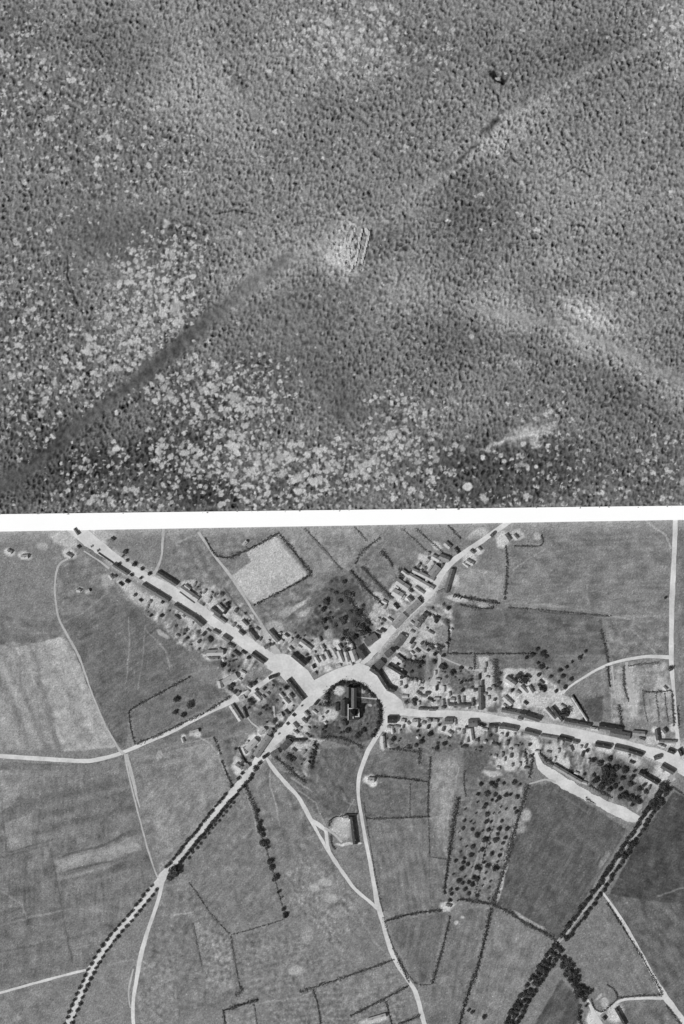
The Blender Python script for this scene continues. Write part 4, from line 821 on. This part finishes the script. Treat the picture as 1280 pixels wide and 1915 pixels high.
for (x, y, r) in ((1053,1792,6),(1060,1800,8),(1052,1806,7),(1068,1808,7),(1062,1815,8),(1058,1822,6),(1070,1822,8),(1078,1818,5),(1066,1832,7),(1076,1832,7),(1080,1828,6),(1074,1842,8),(1084,1846,7),(1080,1852,7),(1090,1845,6),(1096,1850,6),(1088,1860,7),(1098,1858,5),(1080,1862,5),(1092,1869,5),(1104,1854,4),(1096,1880,4),(1084,1895,4),(1082,1905,4)):
    tree(x, y, r, 9, "tree of the jagged dark copse, bottom right", 'copse_tree', 'tree', "jagged copse by the bottom right farm")
# orchard
ORCH = [(899,1466,5),(911,1485,6),(919,1465,6),(925,1470,7),(930,1460,5),(942,1465,4),(894,1485,4),(926,1486,5),(933,1492,5),(946,1487,5),(954,1486,5),(967,1490,6),(961,1463,6),(972,1467,4),(893,1500,3),(908,1505,6),(905,1510,5),(920,1496,4),(928,1498,4),(936,1509,3),(870,1513,3),(890,1521,3),(911,1523,6),(923,1521,3),(933,1520,2.5),(868,1535,4.5),(909,1537,6),(918,1537,4),(938,1536,4),(946,1513,3),(962,1512,4),(966,1518,5),(866,1549,4),(883,1551,4),(902,1554,3),(913,1552,5),(933,1550,5),(948,1550,6),(892,1562,7),(907,1570,7),(930,1560,5),(927,1571,6),(945,1567,4),(861,1570,3),(872,1583,3),(884,1583,6),(902,1589,5),(895,1593,3),(940,1577,4),(937,1589,3),(920,1596,5),(934,1600,5.5),(881,1599,5.5),(868,1605,4.5),(866,1613,4),(875,1616,4),(852,1610,4),(863,1625,6.5),(892,1622,6),(897,1625,4),(882,1622,2.5),(912,1619,6),(905,1613,4),(926,1624,7),(930,1612,3),(847,1635,3),(857,1647,6),(869,1640,3.5),(885,1641,6),(891,1643,5),(876,1650,5),(883,1654,5),(865,1652,5),(854,1663,4),(870,1663,5),(842,1665,4),(844,1672,5),(877,1671,4.5),(892,1675,5),(841,1684,4.5),(908,1632,3),(905,1644,3),(917,1648,3),(902,1656,3),(914,1660,3.5),(913,1681,3),(896,1667,3),(856,1684,3),(905,1600,3),(915,1578,3),(880,1536,3),(886,1540,3),(861,1593,2.5),(858,1556,2.5)]
for (x, y, r) in ORCH:
    big = r >= 5; r *= .88
    tree(x, y, r, 4+r*.5, ("large round dark fruit tree in the long orchard" if big else "small round fruit tree in the long orchard"), 'fruit_tree', 'fruit tree', "large orchard trees" if big else "small orchard trees")
# scattered named trees
for (x, y, r, lb) in ((331,1308,6.5,"darker of two trees, upper left, in the triangular west paddock"),(356,1318,7,"round tree at the right in the triangular west paddock"),(328,1332,6,"tree at lower left in the triangular west paddock"),(343,1337,5.5,"tree nearest the lane in the triangular west paddock"),
  (1013,1567-280,6,"round tree at the east end of the upper east orchard"),(1095,1240,0,''),
  (980,1271,10,"big round grey tree beside the silo in the walled farmyard"),(971,1264,7,"black tree behind the silo in the walled farmyard"),(1057,1332,10,"big dark tree between the diagonal terrace and the east road"),(1098,1404,5,"black round tree alone in a pale yard south of the east road"),(1109,1421,5,"black bush at the south edge of the pale yard"),
  (680,1182,8,"oval grey tree behind the north-east road houses"),(468,1309,6.5,"black tree beside the lane west of the square"),(885,1347,0,''),(814,1223,5,"left of two dark trees flanking the garden path crossing"),(829,1226,5,"right of two dark trees flanking the garden path crossing"),(827,1246,6,"dark tall tree east of the widening garden path"),(812,1237,5,"dark tree west of the widening garden path"),
  (905,1902,4.5,"dark round bush alone in the bottom field, by the tree belt"),(883,1893,4,"right bush of the pair in the bottom field"),(876,1889,3.5,"left bush of the pair in the bottom field"),(1244,1044-18,0,''),(1244,1118,4,"faint bush in the large north-east field by the right-hand road"),(1254,1250,6,"dark tree at the bend of the right-hand road and the branch lane")):
    if r: tree(x, y, r, 4+r*.7, lb, 'round_tree', 'tree', None)
for (x, y, r) in ((1013,1247,6),(1006,1240,4),(1047,1254,5),(1052,1265,5),(1057,1285,5),(1084,1230,4),(1070,1238,3),(1060,1247,4),(1030,1265,4),(1023,1250,3),(1044,1300-25,3),(1008,1262,4),(1022,1228,4),(1015,1222,5),(1005,1214,5),(1095,1218,4),(1040,1292,4),(1009,1281,4),(1018,1290,5),(1088,1226,3),(1068,1270,4),(995,1225,5),(985,1230,4)):
    tree(x, y, r, 3+r*.7, "small tree in the loose orchard above the farm", 'fruit_tree', 'fruit tree', "loose orchard north of the farm")
for (x, y, r) in ((235,1032,5),(238,1048,4),(252,1055,5),(266,1064,4.5),(280,1073,5),(230,1040,3),(172,1022,3),(184,1030,3),(223,1055,3.5),(247,1075,4),(264,1081,4)):
    tree(x, y, r, 6, "round tree lining the upper north-west road", 'street_tree', 'tree', "trees lining the top of the north-west road")
for (x, y, r) in ((613,1315,4),(612,1306,4),(613,1298,4.5),(617,1291,4),(622,1286,4),(628,1281,4),(635,1278,5),(641,1277,5),(651,1278,5.5),(659,1277,6),(664,1280,5),(670,1280,4),(676,1283,4),(682,1287,4),(689,1293,4),(696,1299,4),(700,1302,3.5),(708,1312,4),(711,1320,4),(711,1331,4),(710,1342,3.5),(707,1352,4),(701,1366,4),(697,1376,4)):
    tree(x, y, r, 5.5, "dark tree in the ring round the churchyard", 'churchyard_tree', 'tree', "ring of trees round the churchyard")
for (x, y, r) in ((1133,1440,9),(1140,1420,6),(1146,1440,8),(1122,1428,7),(1130,1455,8),(1142,1462,7),(1115,1458,6),(1110,1462,5),(1125,1470,7),(1140,1476,6),(1153,1437,7),(1168,1442,7),(1164,1455,6),(1181,1455,5),(1178,1466,6),(1160,1490,6),(1168,1488,7),(1178,1492,7),(1188,1496,8),(1196,1500,6),(1182,1505,5),(1160,1475,5),(1195,1475,5),(1208,1480,5),(1204,1468,4),(1186,1442,4),(1146,1452,6),(1136,1485-20,5),(1150,1470,5)):
    tree(x, y, r, 8, "dense tree in the wooded plots, east road", 'garden_tree', 'tree', "wooded plots behind the east road")
# garden bushes scattered in the village plots
placed = []
occ = [((h[0]+h[2])/2, (h[1]+h[3])/2) for k in STREETS.values() for h in k[2]]
def inside(x, y, poly):
    c = False
    for i in range(len(poly)):
        ax, ay = poly[i]; bx2, by2 = poly[i-1]
        if (ay > y) != (by2 > y) and x < (bx2-ax)*(y-ay)/(by2-ay)+ax: c = not c
    return c
def tone_at(x, y):
    return L.t[int((y-962)/1.4), int((x+60)/1.4)]
ZT = {'west_back':("below the north-west road",24),'west_front':("above the north-west road",14),'square':("north of the square",12),'north_back':("west of the north-east road",16),'north_east':("east of the north-east road",16),
 'east_back':("in plots above the east road",26),'farm':("round the walled farm",12),'south_row':("in gardens below the east road",36),'south_east':("by the wide farm track",20),'avenue_west':("in gardens west of the square",28),'avenue_east':("between avenue and churchyard",24)}
ZONES['woodlot'] = [(585,1150),(610,1090),(650,1080),(700,1150),(690,1195),(620,1195)]; ZT['woodlot'] = ("in the overgrown central plots",30)
ZONES['churchyard'] = [(600,1360),(640,1355),(690,1350),(700,1370),(650,1392),(605,1385)]; ZT['churchyard'] = ("in the overgrown south churchyard",16)
for k, (txt, n) in ZT.items():
    poly = ZONES[k]; xs = [p[0] for p in poly]; ys = [p[1] for p in poly]; c = 0; tries = 0
    while c < n and tries < 4000:
        tries += 1; x = random.uniform(min(xs), max(xs)); y = random.uniform(min(ys), max(ys))
        if not inside(x, y, poly) or tone_at(x, y) > 122: continue
        if any(math.hypot(x-a, y-b_) < (5.5 if k == 'woodlot' else 4.2) for a, b_ in placed) or any(math.hypot(x-a, y-b_) < 7 for a, b_ in occ): continue
        placed.append((x, y)); c += 1
        tree(x, y, random.choice((3,4,5,6,7) if k == 'woodlot' else (2,2.6,3.2,4,5.2)), random.uniform(2.5, 5), f"dark bush {txt}", 'garden_bush', 'bush', f"bushes {txt}", pale=random.random() < (.45 if k == 'woodlot' else .25))
# small sheds in the yards
sheds = 0
ST = {'west_back':20,'west_front':18,'square':8,'north_back':18,'north_east':18,'east_back':34,'farm':6,'south_row':34,'south_east':16,'avenue_west':18,'avenue_east':14}
ZAN = {'west_back':33,'west_front':33,'square':-25,'north_back':30,'north_east':35,'east_back':3,'farm':35,'south_row':8,'south_east':18,'avenue_west':40,'avenue_east':40}
spl = []
for k, n in ST.items():
    poly = ZONES[k]; xs = [p[0] for p in poly]; ys = [p[1] for p in poly]; c = 0; tries = 0
    while c < n and tries < 3000:
        tries += 1; x = random.uniform(min(xs), max(xs)); y = random.uniform(min(ys), max(ys))
        if not inside(x, y, poly) or tone_at(x, y) < 140: continue
        if any(math.hypot(x-a, y-b_) < 9 for a, b_ in occ+spl) or any(math.hypot(x-a, y-b_) < 5 for a, b_ in placed): continue
        spl.append((x, y)); c += 1
        a = math.radians(ZAN[k]+random.choice((0, 90))) + random.uniform(-.12, .12); l = random.uniform(2, 5.5)
        pale = random.random() < .6
        r, _ = house(x-math.cos(a)*l, y-math.sin(a)*l, x+math.cos(a)*l, y+math.sin(a)*l, random.uniform(4, 6.5), random.choice('ppl') if pale else random.choice('dm'), 2.4, 'shed', 0)
        tn = 'pale' if pale else 'dark'
        tag(r, f"small {tn}-roofed shed {ZT[k][0]}", 'shed', f"{tn} sheds {ZT[k][0]}"); GRP.setdefault(r['group'], []).append((x, y, r))

# hedges: each a run of leafy clumps
def hedge(pts, w, label, h=1.7, dens=1.0, gap=0.0, low=False):
    ox, oy = W(*pts[0]); b = MB(); r = random.Random(len(label)*7+int(pts[0][0]))
    q = smooth([(p[0], p[1], 0) for p in pts], 5)
    hw = w*S*.5
    for a, c in zip(q[:-1], q[1:]):
        ax, ay = W(a[0], a[1]); cx_, cy_ = W(c[0], c[1]); l = math.hypot(cx_-ax, cy_-ay)
        if l < 1e-6: continue
        nx, ny = -(cy_-ay)/l, (cx_-ax)/l
        for i in range(int(l*hw*5.5*dens)+1):
            t = r.random(); s_ = max(-1.6, min(1.6, r.gauss(0, .6))); bulge = .9+.4*math.sin((ax+cx_)*.13+t*l*.3)+.3*math.sin(ay*.37+t*l*1.1)
            if gap and math.sin((ax+ay)*.11+t*l*.35) > 1-gap*2: continue
            x = ax+(cx_-ax)*t+nx*s_*hw*bulge-ox; y = ay+(cy_-ay)*t+ny*s_*hw*bulge-oy
            z = h*r.uniform(.25, 1)*bulge*(1-.25*abs(s_)); sz = r.uniform(.35, .75)
            n = Vector((r.uniform(-.8,.8), r.uniform(-.8,.8), r.uniform(.3,1))).normalized(); u = n.orthogonal().normalized(); v = n.cross(u); th = r.uniform(0, 3)
            u2 = u*math.cos(th)+v*math.sin(th); v2 = n.cross(u2); cc = Vector((x, y, z))
            b.quad(tuple(cc-u2*sz), tuple(cc-v2*sz*.8), tuple(cc+u2*sz), tuple(cc+v2*sz*.8))
    o = b.build('hedge', M['leaf4' if low else 'leaf2']); o.location = (ox, oy, 0); tag(o, label, 'hedge'); return o
HG = [
 ([(611,1322),(611,1308),(615,1296),(626,1284),(640,1277),(655,1277),(670,1279),(684,1287),(698,1300)],7,"thick dark hedge curving round the north of the churchyard"),
 ([(706,1308),(712,1322),(713,1340),(708,1360),(700,1378)],5,"dark hedge curving round the east of the churchyard"),
 ([(241,1330),(265,1315),(320,1285),(358,1264)],3.5,"hedge on the upper side of the triangular west paddock"),
 ([(241,1330),(245,1362),(253,1392)],3,"short hedge closing the west end of the triangular paddock"),
 ([(256,1391),(300,1373),(345,1351),(390,1329),(430,1302)],3.5,"hedge along the north verge of the west lane"),
 ([(848,1113),(880,1119),(935,1128)],5,"thick hedge below the small field east of the north-east road"),
 ([(950,1136),(1040,1143),(1145,1152)],3,"long thin straight hedge across the north-east fields"),
 ([(860,1131),(900,1138),(925,1136)],3.5,"short hedge just south of the thick north-east field hedge"),
 ([(1124,1178),(1131,1205),(1138,1240)],3.5,"short near-vertical hedge above the branch lane"),
 ([(836,1222),(900,1223),(1005,1222)],2.5,"straight hedge under the dark field north of the farm"),
 ([(887,1226),(888,1252)],2.5,"short hedge north of the east road plots, left of the pale strip"),
 ([(840,1170),(839,1212)],2.5,"short hedge at the west end of the dark north-east field"),
 ([(946,1020),(949,1060),(944,1122)],3,"hedge running down from the north end of the north-east road"),
 ([(962,1021),(1012,1020),(1013,1000)],2.5,"angled hedge round the small plot at the top centre-right"),
 ([(570,988),(605,1025),(640,1066)],3,"long diagonal hedge from the white strip towards the woodlot"),
 ([(524,1000),(552,1034),(583,1072)],4.5,"hedge on the right side of the pale crop field"),
 ([(583,1074),(545,1096),(475,1132)],3.5,"hedge along the bottom of the pale crop field"),
 ([(523,996),(480,1020),(430,1042),(410,1040)],4,"hedge along the top of the pale crop field"),
 ([(384,1005),(397,1030),(408,1042)],2.5,"short hedge beside the lane west of the pale crop field"),
 ([(663,985),(688,1013)],3,"short diagonal hedge just under the white strip"),
 ([(712,1005),(680,1030),(665,1055)],5,"bushy hedge linking the top diagonal hedges"),
 ([(752,988),(785,1018),(800,1032)],3,"left of the parallel hedges reaching the north-east road gardens"),
 ([(778,988),(808,1015),(828,1033)],3.5,"middle of the parallel hedges reaching the north-east road gardens"),
 ([(838,982),(862,1008)],2.5,"right of the parallel hedges reaching the north-east road gardens"),
 ([(678,1058),(705,1090),(736,1118)],5,"upper dark hedge of the strips west of the north-east road"),
 ([(656,1066),(685,1100),(717,1132)],5.5,"middle dark hedge of the strips west of the north-east road"),
 ([(645,1105),(668,1140),(694,1168)],9,"broad overgrown hedge above the north-east road's first houses"),
 ([(642,1180),(660,1205),(682,1232)],8,"broad overgrown hedge ending at the dark hipped house"),
 ([(712,1030),(728,1046),(735,1060)],5,"short bushy hedge in the strips west of the north-east road"),
 ([(728,1118),(745,1100),(752,1068)],6,"dark bushy hedge behind the pale houses of the north-east road"),
 ([(745,1064),(775,1076),(808,1092)],4,"dark hedge between two pale roofs on the north-east road"),
 ([(755,1232),(775,1236),(796,1240)],7,"thick dark hedge at the top of the square walled garden"),
 ([(756,1262),(775,1270),(794,1276)],6,"dark hedge at the bottom of the square walled garden"),
 ([(795,1204-2),(812,1208),(828,1212)],7,"dark thick hedge above the garden path crossing"),
 ([(840,1172),(842,1200)],2.2,"thin hedge right beside the north-east gardens"),
 ([(728,1400),(755,1403),(785,1408)],3.5,"short hedge below the gardens at the first houses of the east road"),
 ([(785,1398),(785,1430)],3,"short vertical hedge below the first gardens"),
 ([(806,1415),(803,1450),(801,1490),(801,1528)],4,"vertical hedge between the small fields and the pale strip"),
 ([(702,1451),(740,1454),(800,1462)],3,"hedge running east from the lone white cottage"),
 ([(768,1465),(767,1500),(767,1528)],2.5,"thin vertical hedge dividing the small field east of the south lane"),
 ([(684,1531),(740,1530),(803,1527)],3,"straight hedge running east opposite the lone farm"),
 ([(802,1532),(803,1570),(804,1602)],2.5,"thin vertical hedge continuing south below the small fields"),
 ([(806,1603),(822,1605),(836,1607)],2,"very short thin hedge touching the orchard's west side"),
 ([(858,1490),(850,1530),(843,1580),(836,1630),(831,1672)],6,"thick dark hedge along the orchard's west side"),
 ([(987,1466),(977,1505),(962,1555),(946,1615),(930,1665),(920,1692)],6,"thick dark hedge along the orchard's east side"),
 ([(923,1545),(908,1590),(896,1640),(888,1672)],3.5,"thin hedge dividing the orchard lengthways"),
 ([(860,1681),(880,1684),(905,1688),(918,1691)],5,"dark hedge closing the orchard's south end"),
 ([(921,1692),(950,1705),(985,1728),(1020,1745),(1045,1764)],5,"dark hedge from the orchard corner to the south-east avenue"),
 ([(919,1698),(908,1750),(893,1810),(878,1850),(858,1920)],5,"long dark hedge running from the orchard corner to the bottom edge"),
 ([(842,1712),(830,1765),(820,1800),(808,1840)],4,"dark hedge on the right side of the wedge-shaped field"),
 ([(722,1722),(770,1709),(828,1702)],4,"hedge across the top of the wedge-shaped field"),
 ([(717,1715),(726,1745),(742,1785),(776,1837),(808,1841)],3,"thin hedge on the lane side of the wedge-shaped field"),
 ([(680,1500),(689,1555),(697,1605),(708,1665),(716,1705)],2.2,"thin low hedge along the east verge of the south lane"),
 ([(560,1855),(640,1829),(700,1808),(738,1794)],3.5,"bushy field hedge running up to the south lane near the bottom"),
 ([(655,1900),(695,1880),(730,1862),(765,1843)],3.5,"hedge above the bottom-edge farm west of the lane"),
 ([(722,1872),(728,1895),(734,1920)],3,"short hedge at the right of the bottom-edge farm"),
 ([(744,1916),(765,1908),(786,1898)],4,"dark short hedge at the bottom right of the bottom-edge farm"),
 ([(745,1795),(757,1820),(766,1838)],3,"row of clipped bushes on the lane's west verge near the bottom"),
 ([(400,1378),(407,1395),(414,1412)],2.5,"upper short hedge by the curved path west of the avenue"),
 ([(415,1422),(424,1445),(434,1470)],4,"lower dark hedge by the curved path west of the avenue"),
 ([(459,1463),(467,1488),(478,1512),(482,1536)],5,"thick hedge starting the boundary row south of the avenue"),
 ([(496,1580),(503,1605),(514,1640),(520,1665),(530,1700)],3,"thin hedge between the trees of the southern boundary row"),
 ([(354,1650),(375,1680),(400,1715),(430,1747)],3,"diagonal hedge below the avenue's fork"),
 ([(433,1748),(480,1735),(530,1720)],2.2,"thin hedge meeting the foot of the southern boundary row"),
 ([(361,1725),(368,1760),(378,1805)],2,"faint left hedge of the mottled pale plot below the avenue"),
 ([(432,1750),(438,1790),(450,1850)],3,"right hedge of the mottled pale plot below the avenue"),
 ([(440,1862),(455,1850),(450,1845)],6,"clump of bushes at the bottom corner of the mottled pale plot"),
 ([(416,1890),(430,1886),(460,1876),(484,1869)],4.5,"dark hedge along the top of the small square plot at the bottom"),
 ([(418,1890),(422,1920)],5,"dark hedge on the left of the small square plot at the bottom"),
 ([(475,1878),(482,1920)],2.5,"thin hedge on the right of the small square plot at the bottom"),
 ([(585,1850),(595,1880),(600,1915)],3.5,"vertical hedge at the bottom left of the lane farm"),
 ([(513,1414),(535,1432),(555,1450),(573,1464)],5,"dark diagonal hedge behind the lane south of the last avenue houses"),
 ([(590,1385),(588,1410),(583,1438)],6,"broad dark hedge on the right of the plots behind the avenue"),
 ([(1074,1300),(1085,1318),(1095,1332)],2.5,"hedge tight against the diagonal shed range"),
 ([(1137,1245),(1141,1285)],3.5,"short dark hedge left of the narrow garden strips"),
 ([(1166,1245),(1168,1285),(1176,1312)],3,"dark hedge left of the pale path in the garden strips"),
 ([(1157,1318),(1161,1345),(1163,1362)],3.5,"short hedge at the lower left of the garden strips"),
 ([(1202,1290),(1207,1330),(1212,1350)],2.2,"first thin hedge of the right-hand garden strips from the left"),
 ([(1226,1296),(1231,1330),(1233,1350)],2.5,"second thin hedge of the right-hand garden strips from the left"),
 ([(1243,1296),(1247,1330),(1250,1350)],3.2,"third thin hedge of the right-hand garden strips from the left"),
 ([(1257,1292),(1259,1330),(1261,1358)],3.2,"hedge on the west verge of the right-hand road by the garden strips"),
 ([(1268,1320),(1270,1362)],2.5,"hedge on the east verge of the right-hand road"),
 ([(1205,1294),(1230,1294),(1256,1291)],2.5,"hedge across the top of the right-hand garden strips"),
 ([(1175,1246),(1200,1242),(1235,1240)],4,"soft hedge under the eastern end of the branch lane"),
 ([(1005,1402),(1020,1418),(1042,1434),(1062,1446)],5,"bushy dark hedge on the upper side of the wide farm track"),
 ([(1062,1440),(1076,1450),(1090,1460)],5,"dark hedge continuing behind the long roof by the wide farm track"),
 ([(1102,1468),(1122,1480),(1146,1492)],4,"hedge below the wooded plots, by the wide farm track"),
 ([(1095,1492),(1105,1498),(1115,1504)],2.5,"tiny hedge inside the wide farm track"),
 ([(1135,1688),(1150,1710),(1185,1765),(1212,1810),(1240,1860)],3,"hedge along the left verge of the bottom right lane"),
 ([(1155,1866),(1200,1862),(1238,1861)],2.8,"hedge along the top verge of the bottom right farm track"),
 ([(1106,1868),(1112,1885),(1125,1892),(1140,1882),(1155,1866),(1148,1850),(1135,1842)],3,"curved hedge round the small garden of the bottom right farm"),
 ([(1085,1878),(1083,1900),(1090,1920)],5,"dark curved hedge at the bottom edge left of the farm"),
 ([(1246,1880),(1262,1900),(1280,1925)],3,"hedge at the bottom right corner below the lane"),
 ([(1255,1470),(1270,1480),(1295,1498)],2.5,"hedge leaving the top of the south-east avenue to the right edge"),
 ([(600,1380),(625,1378),(655,1386),(680,1398)],4,"dark irregular hedge closing the south of the churchyard"),
 ([(926,1232),(928,1260),(932,1285)],7,"broad dark hedge left of the walled farm"),
 ([(652,1620-93),(630,1527),(618,1535),(616,1545)],2.5,"dark hedge round the top left of the lone farmyard"),
 ([(619,1562),(621,1580),(628,1588)],3,"short dark hedge at the lower left of the lone farmyard"),
 ([(870,1500-60),(868,1460),(872,1490)],5,"soft hedge at the north-west corner of the orchard"),
 ([(983,1400),(985,1430)],3,"short hedge beside the pale plots above the orchard"),
 ([(998,1408),(994,1432),(990,1455)],3,"short hedge at the top of the wide farm track"),
]
for p, w_, lb in HG:
    low = any(q in lb for q in ('faint', 'thin', 'soft', 'diagonal hedge below', 'mottled pale plot', 'top diagonal', 'white strip', 'middle of the parallel', 'left of the parallel'))
    hedge(p, w_*(1.25 if low else 1.42), lb, 1.1 if low else 1.8, .62 if low else 1.0, 0, low)

# each repeat says which one it is: counted along its row, or from the west across its plot
for g_, lst in GRP.items():
    if g_ is None: continue
    xs = [t[0] for t in lst]; ys = [t[1] for t in lst]
    byy = (max(ys)-min(ys)) > (max(xs)-min(xs))*0.7
    lst.sort(key=lambda t: t[1] if byy else t[0])
    for i, (x, y, o) in enumerate(lst):
        if len(lst) > 1: o['label'] = o['label']+f", {ordinal(i)} from the {'north' if byy else 'west'}"
